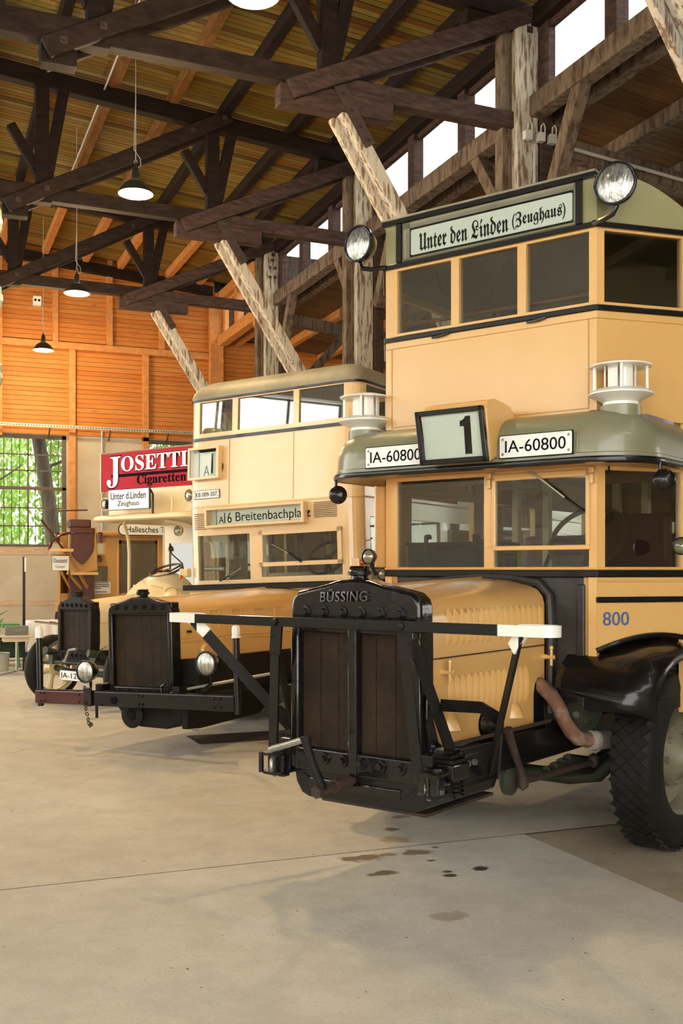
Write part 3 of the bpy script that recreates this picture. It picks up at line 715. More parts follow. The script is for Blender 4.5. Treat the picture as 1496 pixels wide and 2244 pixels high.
def tyre(parent, xi, xo, yc, R0, rim, tread=True, spokes=0, disc='wheel_grey'):
    """road wheel turning on the x axis; xi inner side, xo outer side (sign gives the side of the vehicle)"""
    s = 1 if xo > xi else -1; w = abs(xo - xi); c = (0, yc, R0)
    pr = [(rim, .02), (rim + .03, -.005), (R0 - .12, -.012), (R0 - .06, .0), (R0 - .02, .025), (R0 - .006, .06), (R0 - .006, w - .06), (R0 - .02, w - .025), (R0 - .06, w), (R0 - .12, w + .012), (rim + .03, w + .005), (rim, w - .02)]
    g = MB().lathe(pr, (xi, yc, R0), (s, 0, 0), 56).build('wheel', 'rubber', parent, smooth=True)
    if tread:
        tb = MB(); n = 46
        rows = 5; rw = (w - .05) / rows
        for k in range(n):
            for j in range(rows):
                t = 2 * math.pi * (k + (.5 if j % 2 else 0)) / n; xm = .025 + rw * (j + .5)
                dt = math.pi / n * .86
                pts = []
                for (du, dv) in ((0, -1), (1, 0), (0, 1), (-1, 0)):
                    for rr in (R0 - .012, R0 + .001):
                        a = t + du * dt * .98; pts.append((xi + s * min(w - .01, max(.01, xm + dv * rw * .96)), yc + rr * math.cos(a), R0 + rr * math.sin(a)))
                tb.add(pts, [(1, 3, 5, 7), (0, 1, 3, 2), (2, 3, 5, 4), (4, 5, 7, 6), (6, 7, 1, 0)])
        tb.build('tread', 'rubber', g, kind='stuff')
    if spokes:
        MB().lathe([(rim, .0), (rim + .005, .03), (rim - .035, .05), (rim - .06, .05), (rim - .06, w - .05), (rim - .035, w - .05), (rim + .005, w - .03), (rim, w)], (xi, yc, R0), (s, 0, 0), 40).build('felloe', disc, g, smooth=True)
        for k in range(spokes):
            t = 2 * math.pi * (k + .3) / spokes
            d = Vector((0, math.cos(t), math.sin(t))); cc = Vector((xi + s * w / 2, yc, R0))
            MB().tube([cc + d * .06, cc + d * (rim * .5), cc + d * (rim - .04)], [.045, .032, .045], 8).build('spoke', disc, g, smooth=True)
        MB().lathe([(.0, w + .05), (.06, w + .045), (.075, w), (.10, w - .03), (.10, .02), (.0, .0)], (xi, yc, R0), (s, 0, 0), 20).build('hub', disc, g, smooth=True)
    else:
        MB().lathe([(rim + .02, w - .005), (rim, w - .012), (rim - .02, w - .03), (rim - .035, w - .10), (.19, w - .13), (.18, w - .07), (.13, w - .03), (.10, w + .0), (.085, w + .03), (.0, w + .035)], (xi, yc, R0), (s, 0, 0), 40).build('wheel_disc', disc, g, smooth=True)
        for k in range(8):
            t = 2 * math.pi * k / 8
            p = Vector((xi + s * (w - .09), yc + .155 * math.cos(t), R0 + .155 * math.sin(t)))
            MB().cyl(p, p + Vector((s * .05, 0, 0)), .020, n=6).build('wheel_nut', disc, g)
    return g
def radiator(parent, y, hw, z0, z1, zs, zg0, zg1, nb, cap=True, m='black_lumpy', depth=.13, peak=.06, centre=True, panels=6, name='radiator', coreback=.045, zbolt=.06):
    """gabled radiator: hw half width, z1 crown, zs shoulder height, grille between zg0 and zg1"""
    top = [(-hw, zg1), (-hw, zs - .06), (-hw + .012, zs - .02), (-hw + .05, zs + .012), (-hw * .45, zs + (z1 - zs) * .62), (-.10, z1 - .006), (0, z1), (.10, z1 - .006), (hw * .45, zs + (z1 - zs) * .62), (hw - .05, zs + .012), (hw - .012, zs - .02), (hw, zs - .06), (hw, zg1)]
    g = MB().prism(top, 'y', y, y + depth).build(name, m, parent, bevel=.022, seg=3, smooth=True)
    sd = MB(); e = .055
    for s in (-1, 1): sd.box(min(s * hw, s * (hw - e)), max(s * hw, s * (hw - e)), y, y + depth, z0, zg1 + .01)
    sd.box(-hw, hw, y + .004, y + depth, z0, zg0)
    sd.box(-hw + .01, hw - .01, y + .02, y + depth, zg1 - .02, zg1 + .1)
    sd.build('radiator_frame', m, g, bevel=.012, smooth=True)
    MB().box(-hw + .01, hw - .01, y + depth * .62, y + depth, z0 + .02, zg1).build('radiator_back', 'black_matt', g)
    if centre: MB().box(-.030, .030, y - .004, y + .06, z0 + .0, zg1 + .02).build('centre_bar', m, g, bevel=.01)
    xs0, xs1 = -hw + e, hw - e; wv = (xs1 - xs0) / panels
    for k in range(panels):
        MB().box(xs0 + k * wv + .002, xs0 + (k + 1) * wv - .002, y + coreback, y + coreback + .03, zg0, zg1).build('core_panel', 'core', g)
    for k in range(nb):
        q = xs0 + (xs1 - xs0) * (k + .5) / nb
        if centre and abs(q) < .04: continue
        for zq in (zg1 + zbolt, zg0 - .05):
            bo = MB(); bo.lathe([(.034, 0), (.030, .012), (.0, .014)], (q, y + .004, zq), (0, -1, 0), 14); bo.cyl((q, y, zq), (q, y - .030, zq), .019, n=6)
            bo.build('bolt', m, g, smooth=False)
    if cap:
        MB().lathe([(.058, -.02), (.05, .0), (.046, .015), (.062, .022), (.064, .04), (.052, .048), (.056, .055), (.05, .068), (.0, .07)], (0, y + depth * .5, z1), Z3, 20).build('filler_cap', m, g, smooth=True)
    return g

# ================================================================== BUS WITH NUMBER 800 (right)
B = empty('double_decker_bus', frm(.889, 6.636, 0, -R(37.78)), 'tall yellow double-decker bus on the right with an olive roof and black buffer bar', 'bus', 'old double-decker buses in a row')
PL = [(-1.10, 8.2), (-1.10, .50), (-.75, 0), (.75, 0), (1.10, .50), (1.10, 8.2)]          # body outline in plan
SEG = [(PL[i], PL[i + 1]) for i in range(5)]
def seglen(s): return math.dist(*s)
FS = seglen(SEG[3])
# chassis
ch = MB()
for s in (-.46, .46): ch.box(s - .035, s + .035, -1.36, 8.0, .60, .78)
for y in (-.9, .4, 1.6, 3.4, 5.2, 7.0): ch.box(-.45, .45, y, y + .08, .62, .74)
ch.build('chassis', 'black', B, bevel=.006)
MB().box(.478, .486, -1.2, -.05, .80, .82).build('chassis_flange', 'rust', B)
pan = [(-.42, .64), (-.40, .545), (-.36, .49), (-.31, .472), (.36, .472), (.43, .50), (.45, .56), (.46, .66)]
MB().prism(pan, 'y', -1.34, -.62).build('undertray', 'black', B, bevel=.012)
MB().prism([(-.62, .47), (-1.3, .47), (-1.3, .455), (-.62, .455)], 'x', -.25, .42).build('tray_floor', 'rust', B)
# radiator
rd = radiator(B, -1.36, .425, .62, 1.655, 1.575, .745, 1.385, 6, zbolt=.095)
lettering('lettering', 'BÜSSING', 'cast_letter', rd, (-.20, -1.366, 1.530), (1, 0, .03), (0, .12, 1), .31, .066, .016, space=1.05)
for q in (-.34, .34): MB().prism([(q - .055 * (1 if q < 0 else -1), .60), (q, .60), (q + .10 * (1 if q < 0 else -1), .54), (q + .04 * (1 if q < 0 else -1), .54)], 'y', -1.345, -1.33).build('radiator_strap', 'black', B)
MB().box(-.30, .30, -1.352, -1.335, .535, .585).build('radiator_lug_bar', 'black_lumpy', B, bevel=.01)
# bonnet
def hood(y0, y1, w0, w1, zb0, zb1, zt0, zt1, peak0, peak1, n=13):
    def sec(t):
        y = y0 + (y1 - y0) * t; w = w0 + (w1 - w0) * t; zb = zb0 + (zb1 - zb0) * t; zt = zt0 + (zt1 - zt0) * t; pk = peak0 + (peak1 - peak0) * t
        half = [(w, zb), (w, zb + (zt - zb) * .5), (w, zt - .10), (w - .012, zt - .055), (w - .045, zt - .015), (w - .10, zt + .008), (w * .45, zt + pk * .7), (0, zt + pk)]
        pts = half + [(-x, z) for x, z in half[-2::-1]]
        return [(x, y, z) for x, z in pts]
    secs = [sec(k / (n - 1)) for k in range(n)]; m = len(secs[0])
    return MB().add([p for s in secs for p in s], [(i * m + j, i * m + j + 1, (i + 1) * m + j + 1, (i + 1) * m + j) for i in range(n - 1) for j in range(m - 1)])
hd = hood(-1.24, -.03, .405, .43, .80, .80, 1.545, 1.60, .07, .055).build('bonnet', 'yellow', B, smooth=True)
MB().box(-.435, .435, -1.235, -.03, .775, .80).build('bonnet_sill', 'black', B)
for (x, t) in ((.4315, .02), ): MB().beam((.413, -1.238, 1.247), (.438, -.03, 1.257), .006, .006).build('bonnet_seam', 'rust', hd)
MB().beam((.0, -1.235, 1.617), (.0, -.035, 1.657), .012, .008).build('hinge', 'yolk', hd)
def louvre_mesh(h, w):
    def fn(u, v):
        z = (v - .5) * h; e = math.sin(math.pi * min(max(v, .0), 1)) ** .45
        return (.021 * e * (1 - (1 - u) ** 2) * (1 if u < .99 else 0), (u - .5) * w, z)
    return MB().grid(fn, 7, 11)
def hoodx(y): return .405 + .025 * (y + 1.24) / 1.21 - .001
lm1 = louvre_mesh(.19, .042); lm2 = louvre_mesh(.22, .042)
first = None
for (cnt, ya, yb, z, mm) in ((16, -1.07, -.09, 1.402, lm1), (14, -1.05, -.26, 1.04, lm2)):
    first = None
    for k in range(cnt):
        y = ya + (yb - ya) * k / (cnt - 1)
        if first is None:
            first = mm.build('louvre', 'yellow', hd, smooth=True); first.location = (hoodx(y), y, z)
        else: copy_of(first, hd, (hoodx(y), y, z))
for (y, z) in ((-1.13, 1.175), (-.035, 1.185)):
    g = MB().lathe([(.018, 0), (.014, .02), (.010, .055), (.014, .07), (0, .075)], (hoodx(y), y, z), X3, 12); g.cyl((hoodx(y) + .05, y, z - .05), (hoodx(y) + .05, y, z + .05), .009, n=8)
    g.lathe([(.0, 0), (.014, .004), (.012, .02), (0, .024)], (hoodx(y) + .05, y, z + .045), Z3, 10)
    g.build('bonnet_latch', 'yellow', hd, smooth=True)
for (y, z) in ((-1.03, .905), (-.37, .90)):
    MB().grid(lambda u, v: (hoodx(y) + .05 * math.sin(math.pi * u) * (1 - v) ** .6, y + (u - .5) * .13 * (1 - v * .35), z - .04 + .085 * v), 11, 6).build('air_scoop', 'yellow', hd, smooth=True)
MB().lathe([(.075, 0), (.075, .006), (0, .006)], (hoodx(-.7), -.70, .86), X3, 24).build('shaft_hole', 'ink', hd)
MB().prism([(-.165, .80), (-.165, .97), (-.15, 1.03), (-.115, 1.065), (-.07, 1.065), (-.045, 1.03), (-.04, .80)], 'x', .4305, .4345).build('exhaust_opening', 'ink', hd)
# exhaust
ex = MB().tube([(.36, -.10, 1.03), (.44, -.10, 1.02), (.50, -.085, .97), (.535, -.06, .90), (.56, -.03, .82), (.585, .0, .755), (.61, .05, .705), (.64, .12, .69), (.66, .19, .68)], .045, 16).build('exhaust_pipe', 'rust_pipe', B, smooth=True)
MB().tube([(.655, .16, .682), (.665, .21, .678), (.70, .42, .66), (.73, .60, .65)], [.056, .056, .053, .053], 16).build('exhaust_wrap', 'wrap', ex, smooth=True)
MB().tube([(.64, .13, .688), (.662, .185, .68)], [.062, .062], 16).build('exhaust_collar', 'wrap', ex, smooth=True)
# buffer bar
bf = bpy.data.objects.new('buffer_bar', None); COL.objects.link(bf); bf.parent = B
YB = -1.50
MB().box(-1.02, .945, YB - .006, YB + .006, 1.400, 1.452).build('bar', 'black', bf, bevel=.003)
def loop(s):
    x0, x1, r = (.945, 1.16, .06) if s > 0 else (-1.02, -1.20, .06)
    pts = [(x0, YB)] + [(x1 + s * r * math.sin(R(t)), YB + r - r * math.cos(R(t))) for t in range(0, 181, 20)] + [(x1 - s * .12, YB + 2 * r), (x1 - s * .16, YB + r * 1.6)]
    out = [(x, y) for x, y in pts]; mb = MB(); n = len(out)
    vs = []
    for i, (x, y) in enumerate(out):
        a = Vector(out[max(i - 1, 0)]); b = Vector(out[min(i + 1, n - 1)]); d = (b - a).normalized(); nn = Vector((-d.y, d.x)) * .006
        for (k, z) in ((1, 1.400), (-1, 1.400), (-1, 1.452), (1, 1.452)): vs.append((x + nn.x * k, y + nn.y * k, z))
    fs = [(i * 4 + j, i * 4 + (j + 1) % 4, (i + 1) * 4 + (j + 1) % 4, (i + 1) * 4 + j) for i in range(n - 1) for j in range(4)] + [(0, 1, 2, 3), tuple((n - 1) * 4 + j for j in (3, 2, 1, 0))]
    return mb.add(vs, fs).build('bar_end', 'white', bf, smooth=True)
loop(1); loop(-1)
for s in (-1, 1):
    MB().add(*(lambda m: (m.v, m.f))(MB().beam((s * .41, YB + .016, 1.45), (s * .425, YB + .016, 1.25), .075, .014, up=(0, 1, 0)).beam((s * .425, YB + .016, 1.26), (s * .47, YB + .05, .72), .06, .014, up=(0, 1, 0)))).build('upright', 'black', bf)
    MB().beam((s * 1.05, YB + .02, 1.415), (s * .60, -.98, .66), .014, .065, up=(0, 0, 1)).build('brace', 'black_matt', bf)
    MB().beam((s * 1.07, YB + .018, 1.43), (s * .985, YB + .06, 1.34), .016, .067).build('brace_end', 'white', bf)
    MB().beam((s * .45, YB + .03, 1.36), (s * .53, -1.16, .66), .014, .06, up=(0, 0, 1)).build('brace', 'black_matt', bf)
    MB().beam((s * .515, -1.31, 1.03), (s * .60, -1.06, 1.00), .012, .06).build('cross_strap', 'black', bf)
    MB().beam((s * .60, -1.06, 1.00), (s * .74, -1.10, .95), .012, .06).build('cross_strap', 'black', bf)
    MB().beam((s * .74, -1.10, .90), (s * .55, -.80, .60), .012, .035).build('brace', 'black', bf)
    for (x, z) in ((.41, 1.425), ): MB().lathe([(.022, 0), (.018, .012), (0, .014)], (s * x, YB - .006, z), (0, -1, 0), 10).build('bolt', 'black', bf)
# starting crank
ck = MB().tube([(-.36, -1.60, .755), (-.34, -1.60, .765), (-.12, -1.60, .835)], .017, 12).build('starting_crank', 'steel', B, smooth=True)
MB().tube([(-.12, -1.60, .85), (-.105, -1.60, .80), (-.075, -1.60, .72), (-.02, -1.60, .62), (-.01, -1.60, .585)], [.030, .022, .022, .026, .030], 10).build('crank_arm', 'black_matt', ck, smooth=True)
MB().cyl((-.01, -1.635, .585), (-.01, -1.34, .60), .022, n=12).build('crank_shaft', 'rust', ck, smooth=True)
MB().cyl((-.01, -1.50, .592), (-.01, -1.38, .598), .036, n=14).build('crank_sleeve', 'rust', ck, smooth=True)
MB().cyl((-.01, -1.65, .585), (-.01, -1.625, .586), .034, n=6).build('crank_nut', 'rust', ck)
# towing shackles
for s, x in ((-1, -.50), (1, .50)):
    g = MB().box(x - .06, x + .06, -1.40, -1.34, .57, .73).build('tow_bracket', 'black_lumpy', B, bevel=.01)
    MB().cyl((x + s * .04, -1.47, .60), (x + s * .04, -1.47, .71), .014, n=10).build('tow_pin', 'black', g)
    for z in (.60, .70): MB().prism([(x - .03, -1.34), (x - .03, -1.46), (x + .0, -1.50), (x + .08, -1.50), (x + .10, -1.46), (x + .10, -1.34)], 'z', z, z + .014).build('tow_jaw', 'black_lumpy', g)
    MB().torus((x + .02, -1.42, .64), .055, .012, (1, .3, 0), 20, 8).build('tow_eye', 'steel', g, smooth=True)
# engine mount with coil springs, bracket on the radiator flank
for s in (-1, 1):
    g = MB().box(s * .50, s * .60, -1.33, -1.17, .66, .74).build('engine_mount', 'black_lumpy', B, bevel=.008) if s > 0 else MB().box(-.60, -.50, -1.33, -1.17, .66, .74).build('engine_mount', 'black_lumpy', B, bevel=.008)
    for k, z in enumerate((.745, .765, .785)): MB().box(min(s * (.47), s * (.60 - .02 * k)), max(s * .47, s * (.60 - .02 * k)), -1.33 + .015 * k, -1.17 - .015 * k, z, z + .018).build('leaf', 'black', g)
    for y in (-1.29, -1.21):
        MB().tube([(s * .56 + .022 * math.cos(t * .9), y + .022 * math.sin(t * .9), .57 + t * .0031) for t in range(0, 30)], .006, 6).build('coil_spring', 'black', g, smooth=True)
    MB().prism([(-1.31, .80), (-1.33, .95), (-1.325, 1.06), (-1.29, 1.08), (-1.26, 1.06), (-1.265, .95), (-1.22, .83), (-1.18, .80)], 'x', s * .43, s * .447).build('flank_bracket', 'black_lumpy', g, bevel=.008)
    for (y, z) in ((-1.10, .70), (-1.05, .70), (-.98, .70), (-1.3, .635), (-1.25, .635)):
        MB().cyl((s * .495, y, z), (s * .525, y, z), .016, n=6).build('bolt', 'steel', g)
    MB().box(min(s * .495, s * .505), max(s * .495, s * .505), -1.14, -.90, .66, .74).build('bolt_plate', 'black', g)
# fan hub, drop arm and drag link
MB().lathe([(.0, .09), (.03, .085), (.035, .05), (.075, .045), (.08, .0)], (.43, -.70, .86), X3, 20).build('shaft_hub', 'black_lumpy', B, smooth=True)
st = MB().tube([(.54, -.68, .84), (.545, -.62, .72), (.55, -.55, .60), (.55, -.525, .545)], [.028, .024, .02, .026], 10).build('drop_arm', 'rust', B, smooth=True)
MB().tube([(.55, -.525, .53), (.58, .33, .52)], .018, 10).build('drag_link', 'rust', st, smooth=True)
for y, x in ((-.525, .55), (.33, .58)): MB().lathe([(.0, -.05), (.03, -.03), (.036, 0), (.03, .03), (0, .05)], (x, y, .53), Z3, 12).build('ball_joint', 'rust', st, smooth=True)
MB().lathe([(.09, 0), (.09, .03), (.05, .05), (.0, .055)], (.44, -.50, .53), X3, 16).build('steering_box', 'axle_green', B, smooth=True)
ax = MB().tube([(-.86, .58, .53), (-.60, .58, .50), (-.50, .58, .40), (-.30, .58, .36), (.30, .58, .36), (.50, .58, .40), (.60, .58, .50), (.86, .58, .53)], .05, 10).build('front_axle', 'axle_green', B, smooth=True)
for s in (-.46, .46):
    for k in range(5):
        MB().tube([(s, -.15 - .0 + .09 * k, .50 + .012 * k), (s, .58, .42 + .014 * k), (s, 1.35 - .09 * k, .50 + .012 * k)], .03, 6).build('spring_leaf', 'axle_green', ax)
MB().lathe([(.13, 0), (.13, .02), (.02, .16), (0, .16)], (.60, .10, .86), (.3, -1, 0), 8).build('horn', 'axle_green', B)
# wheels
tyre(B, .79, 1.05, .60, .565, .33)
tyre(B, -.79, -1.05, .60, .565, .33, tread=False)
tyre(B, .76, 1.06, 5.6, .565, .33, tread=False)
tyre(B, -.76, -1.06, 5.6, .565, .33, tread=False)
# mudguards
def fender(s):
    path = [(-.21, .90), (-.215, .95), (-.19, 1.03), (-.12, 1.12), (.0, 1.20), (.16, 1.255), (.36, 1.285), (.60, 1.29), (.86, 1.24), (1.08, 1.13), (1.24, .98), (1.34, .80)]
    n = len(path); m = 16
    def fn(u, v):
        i = v * (n - 1); k = min(int(i), n - 2); t = i - k
        y = path[k][0] + (path[k + 1][0] - path[k][0]) * t; z = path[k][1] + (path[k + 1][1] - path[k][1]) * t
        e = max(0, (u - .70) / .30); fr_ = max(0, 1 - v / .42)
        x = .60 - .10 * v + (.56 + .10 * v) * u - .03 * fr_ * e
        zz_ = z - .085 * e ** 2.2 + fr_ ** 2 * (.13 * (1 - u) ** 1.3 + .015 * e)
        return (s * x, y + .20 * fr_ * e ** 1.6, zz_)
    o = MB().grid(fn, m, 40).build('mudguard', 'black', B, smooth=True)
    so = o.modifiers.new('solid', 'SOLIDIFY'); so.thickness = .012; so.offset = -1
    return o
fender(1); fender(-1)
# ---- lower saloon and cab
WZ0, WZ1 = 1.72, 2.285
front_holes = [(.75 - .658, .75 - .0, WZ0, WZ1), (.75 + .068, .75 + .702, WZ0, WZ1)]
lw = MB()
lw.wall(*SEG[2], 1.66, 2.42, holes=front_holes, t=.05)
for sg in (SEG[1], SEG[3]):
    hs = [(.055, FS - .045, WZ0, WZ1)]
    lw.wall(*sg, 1.665, 2.42, holes=hs, t=.05)
for sg in (SEG[0], SEG[4]):
    L = seglen(sg); hs = []
    for k in range(7):
        a = .25 + k * 1.05; q = (a, a + .9, 1.55, 2.25)
        hs.append(q if sg is SEG[4] else (L - q[1], L - q[0], q[2], q[3]))
    lw.wall(*sg, .85, 2.62, holes=hs, t=.05)
lw.wall((1.1, 8.2), (-1.1, 8.2), .85, 2.62, holes=[(.6, 1.6, 1.4, 2.2)], t=.05)
cab = lw.build('lower_body', 'yellow', B)
# side cheek below the facet, cut over the wheel arch
for s in (-1, 1):
    ch_ = MB(); k0 = 14; pts = []
    for k in range(k0 + 1):
        t = k / k0; x = .75 + .35 * t; y = .5 * t; arch_z = 1.20 + .115 * math.sin(math.pi * min(1, .08 + t * .62))
        pts.append((x * s, y, arch_z))
    vs = []; ix, iy = -s * .82 * .025, .57 * .025
    for (x, y, zq) in pts: vs += [(x, y, zq), (x, y, 1.67), (x + ix, y + iy, 1.67), (x + ix, y + iy, zq)]
    ch_.add(vs, [(4 * i + j, 4 * i + (j + 1) % 4, 4 * i + 4 + (j + 1) % 4, 4 * i + 4 + j) for i in range(k0) for j in range(4)] + [(0, 1, 2, 3), tuple(4 * k0 + j for j in (3, 2, 1, 0))])
    ch_.build('cheek_panel', 'yellow', B)
    # arch trim
    MB().tube([(x, y - .004, zq + .004) for x, y, zq in pts], .016, 8).build('arch_trim', 'black', B, smooth=True)
    # corner post of the cheek
    MB().box(min(s * .70, s * .752), max(s * .70, s * .752), -.004, .03, 1.20, 1.66).build('corner_post', 'yellow', B)
    MB().box(min(s * .665, s * .70), max(s * .665, s * .70), .01, .05, 1.05, 1.66).build('corner_post', 'yolk', B)
# firewall in black leathercloth
MB().box(-.68, .68, .012, .04, .80, 1.665).build('firewall', 'leather', B, bevel=.01)
for s in (-1, 1): MB().tube([(s * .455, -.005, .85), (s * .462, -.005, 1.35), (s * .45, -.005, 1.55), (s * .38, -.005, 1.625), (s * .2, -.005, 1.65), (0, -.005, 1.66)], .028, 8).build('firewall_roll', 'leather', B, smooth=True)
MB().box(.62, .675, -.002, .02, .86, 1.62).build('firewall_roll', 'leather', B, bevel=.015)
# belts
def belt(z0, z1, m='black', out=.014, name='belt_rail', segs=(1, 2, 3), t=.03):
    mb = MB()
    for i in segs:
        a, b = Vector(SEG[i][0]), Vector(SEG[i][1]); d = (b - a).normalized(); n = Vector((d.y, -d.x)) * out
        mb.wall(tuple(a + n - d * (out * .38 if i > 0 else 0)), tuple(b + n + d * (out * .38 if i < 4 else 0)), z0, z1, t=t)
    return mb.build(name, m, B, bevel=.005, seg=1)
belt(1.660, 1.702, segs=(0, 1, 2, 3, 4), t=.02)
belt(1.512, 1.546, segs=(1, 3), t=.02)
belt(1.63, 1.645, 'yellow', .006, 'moulding', (1, 3))
belt(1.703, 1.716, 'yellow', .010, 'sill_moulding', (1, 2, 3))
# windscreen
MB().box(-.66, .0, .012, .018, WZ0, WZ1).build('windscreen_pane', 'glass', B)
fr = bpy.data.objects.new('windscreen_frame', None); COL.objects.link(fr); fr.parent = B
fm = MB()
for (x0, x1, z0, z1) in ((.064, .09, 1.846, 2.285), (.688, .712, 1.846, 2.285), (.064, .712, 1.822, 1.850), (.064, .712, 2.250, 2.290)): fm.box(x0, x1, -.022, .004, z0, z1)
fm.build('opening_frame', 'yellow', fr, bevel=.004, seg=1)
MB().box(.09, .69, -.006, -.001, 1.85, 2.255).build('pane', 'glass', fr)
MB().box(.068, .702, .012, .018, WZ0, 1.826).build('pane', 'glass', fr)
for x in (.045, .725):
    MB().box(x - .018, x + .018, -.03, .0, 2.265, 2.305).build('hinge', 'yellow', fr, bevel=.008)
    MB().box(x - .012, x + .012, -.026, .0, 2.205, 2.265).build('hinge', 'yellow', fr, bevel=.006)
wp = MB().tube([(.345, -.045, 2.295), (.47, -.03, 2.20), (.56, -.028, 2.13)], .006, 6).build('wiper', 'steel', fr)
MB().tube([(.55, -.026, 2.135), (.68, -.022, 2.045)], .004, 6).build('wiper_blade', 'black', wp)
for i in (1, 3):
    a, b = Vector(SEG[i][0]), Vector(SEG[i][1]); d = (b - a).normalized(); n = Vector((-d.y, d.x)) * .02
    MB().wall(tuple(a + n + d * .05), tuple(b + n - d * .04), WZ0, WZ1, t=.005).build('side_pane', 'glass', B)
for sx in (-1, 1):
    for k in range(7): MB().box(sx * 1.078 - .003, sx * 1.078 + .003, .75 + k * 1.05, 1.65 + k * 1.05, 1.55, 2.25).build('saloon_pane', 'glass_clear', B)
# cab furniture
tb = MB().box(-.66, -.03, .12, .50, 1.40, 1.865).build('battery_box', 'black_matt', B, bevel=.015)
MB().box(-.67, -.02, .11, .51, 1.862, 1.885).build('box_lid', 'black_matt', tb, bevel=.006)
for x in (-.50, -.13):
    MB().box(x - .012, x + .012, .10, .115, 1.76, 1.93).build('clasp', 'black', tb); MB().lathe([(.018, 0), (.028, .01), (.02, .03), (0, .035)], (x, .13, 1.905), Z3, 10).build('knob', 'black', tb)
steering_wheel(B, (.50, .42, 1.90), .245, (0, -.80, .60), (.50, .20, 1.35))
MB().box(.35, .66, .16, .40, 1.45, 1.62).build('dashboard', 'black_matt', B, bevel=.03)
MB().tube([(.22, .30, 1.2), (.24, .36, 1.74), (.28, .34, 1.80)], .014, 8).build('gear_lever', 'black', B)
bench(B, .25, .72, .80, 1.15)
bench(B, -.95, -.25, 1.9, 1.05); bench(B, .25, .95, 1.9, 1.05)
MB().box(-1.06, 1.06, 1.55, 1.60, .95, 1.70).build('bulkhead', 'maroon', B)
for x in (-.62, -.36, .2, .42, .95): MB().box(x - .025, x + .025, 1.54, 1.60, 1.70, 2.55).build('bulkhead_post', 'cream', B)
MB().cyl((-.3, 1.5, 1.83), (1.05, 1.5, 1.83), .018, n=8).build('hand_rail', 'black', B)
MB().box(-1.06, 1.06, .0, 8.15, .88, .95).build('saloon_floor', 'black_matt', B)
MB().box(-1.06, 1.06, -.02, 8.15, 2.50, 2.58).build('deck_floor', 'brown_wood', B)
MB().box(-.80, .80, .06, .10, 2.27, 2.50).build('cab_ceiling_front', 'black_matt', B)
# ---- olive canopy over the cab
def outline(off, n=9):
    xs, yf, r = 1.13 - off, -.30 + off, max(.36 - off, .05)
    pts = [(xs, 1.3), (xs, .8)]
    for k in range(n + 1):
        t = R(90 * k / n); pts.append((xs - r + r * math.cos(t), yf + r - r * math.sin(t)))
    left = [(-x, y) for x, y in reversed(pts)]
    return pts + left
def loft(levels, name, m, closed_top=False, **kw):
    vs = []; n = len(outline(0)); fs = []
    for (off, z) in levels: vs += [(x, y, z) for x, y in outline(off)]
    for j in range(len(levels) - 1):
        for i in range(n - 1): fs.append((j * n + i, j * n + i + 1, (j + 1) * n + i + 1, (j + 1) * n + i))
    if closed_top: fs.append(tuple((len(levels) - 1) * n + i for i in range(n)))
    return MB().add(vs, fs).build(name, m, B, **kw)
cp = loft([(.010, 2.332), (.010, 2.355), (.016, 2.36), (.020, 2.45), (.035, 2.51), (.065, 2.555), (.115, 2.59), (.18, 2.61), (.34, 2.625), (.50, 2.63)], 'canopy', 'olive', smooth=True)
loft([(.03, 2.298), (-.008, 2.300), (-.014, 2.315), (-.008, 2.334), (.02, 2.336)], 'canopy_edge', 'black', smooth=True)
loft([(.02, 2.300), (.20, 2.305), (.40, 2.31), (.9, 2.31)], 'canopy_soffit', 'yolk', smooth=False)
for x in (-.675, .765): MB().tube([(x, -.285, 2.36), (x, -.282, 2.45), (x, -.262, 2.515), (x, -.20, 2.575), (x, -.11, 2.612), (x, .0, 2.625)], .006, 6).build('canopy_seam', 'olive', cp)
for (x0, x1) in ((-.689, -.232), (.284, .741)):
    g = plate(B, x0, x1, 2.356, 2.482, -.305, 'IA-60800')
# route number box
nb_ = MB()
bx0, bx1, bz0, bz1 = -.205, .262, 2.335, 2.655
nb_.prism([(-.36, bz0), (-.40, bz1 - .01), (-.385, bz1 + .03), (-.30, bz1 + .055), (-.12, bz1 + .03), (-.02, bz1 - .05), (-.02, bz0 + .15)], 'x', bx0 + .012, bx1 - .012)
rb = nb_.build('route_box', 'yellow', B, bevel=.008)
fm = MB()
for (x0, x1, z0, z1) in ((bx0, bx0 + .03, bz0, bz1), (bx1 - .03, bx1, bz0, bz1), (bx0, bx1, bz0, bz0 + .03), (bx0, bx1, bz1 - .03, bz1)): fm.box(x0, x1, -.415, -.385, z0, z1)
fm.map(lambda p: (p.x + (p.z - bz0) * -.06, p.y - (p.z - bz0) * .10, p.z)).build('box_frame', 'black', rb, bevel=.004)
MB().box(bx0 + .025, bx1 - .025, -.375, -.365, bz0 + .02, bz1 - .02).map(lambda p: (p.x, p.y - (p.z - bz0) * .12 - .012, p.z)).build('box_panel', 'sign_white', rb)
MB().prism([(.105, 2.385), (.150, 2.385), (.150, 2.605), (.118, 2.605), (.105, 2.588), (.078, 2.578), (.078, 2.548), (.105, 2.548)], 'y', -.382, -.378).map(lambda p: (p.x, p.y - (p.z - 2.335) * .12 - .008, p.z)).build('numeral', 'ink', rb)
MB().box(bx0 + .025, bx1 - .025, -.404, -.401, bz0 + .02, bz1 - .02).map(lambda p: (p.x, p.y - (p.z - bz0) * .11, p.z)).build('box_glass', 'glass_clear', rb)
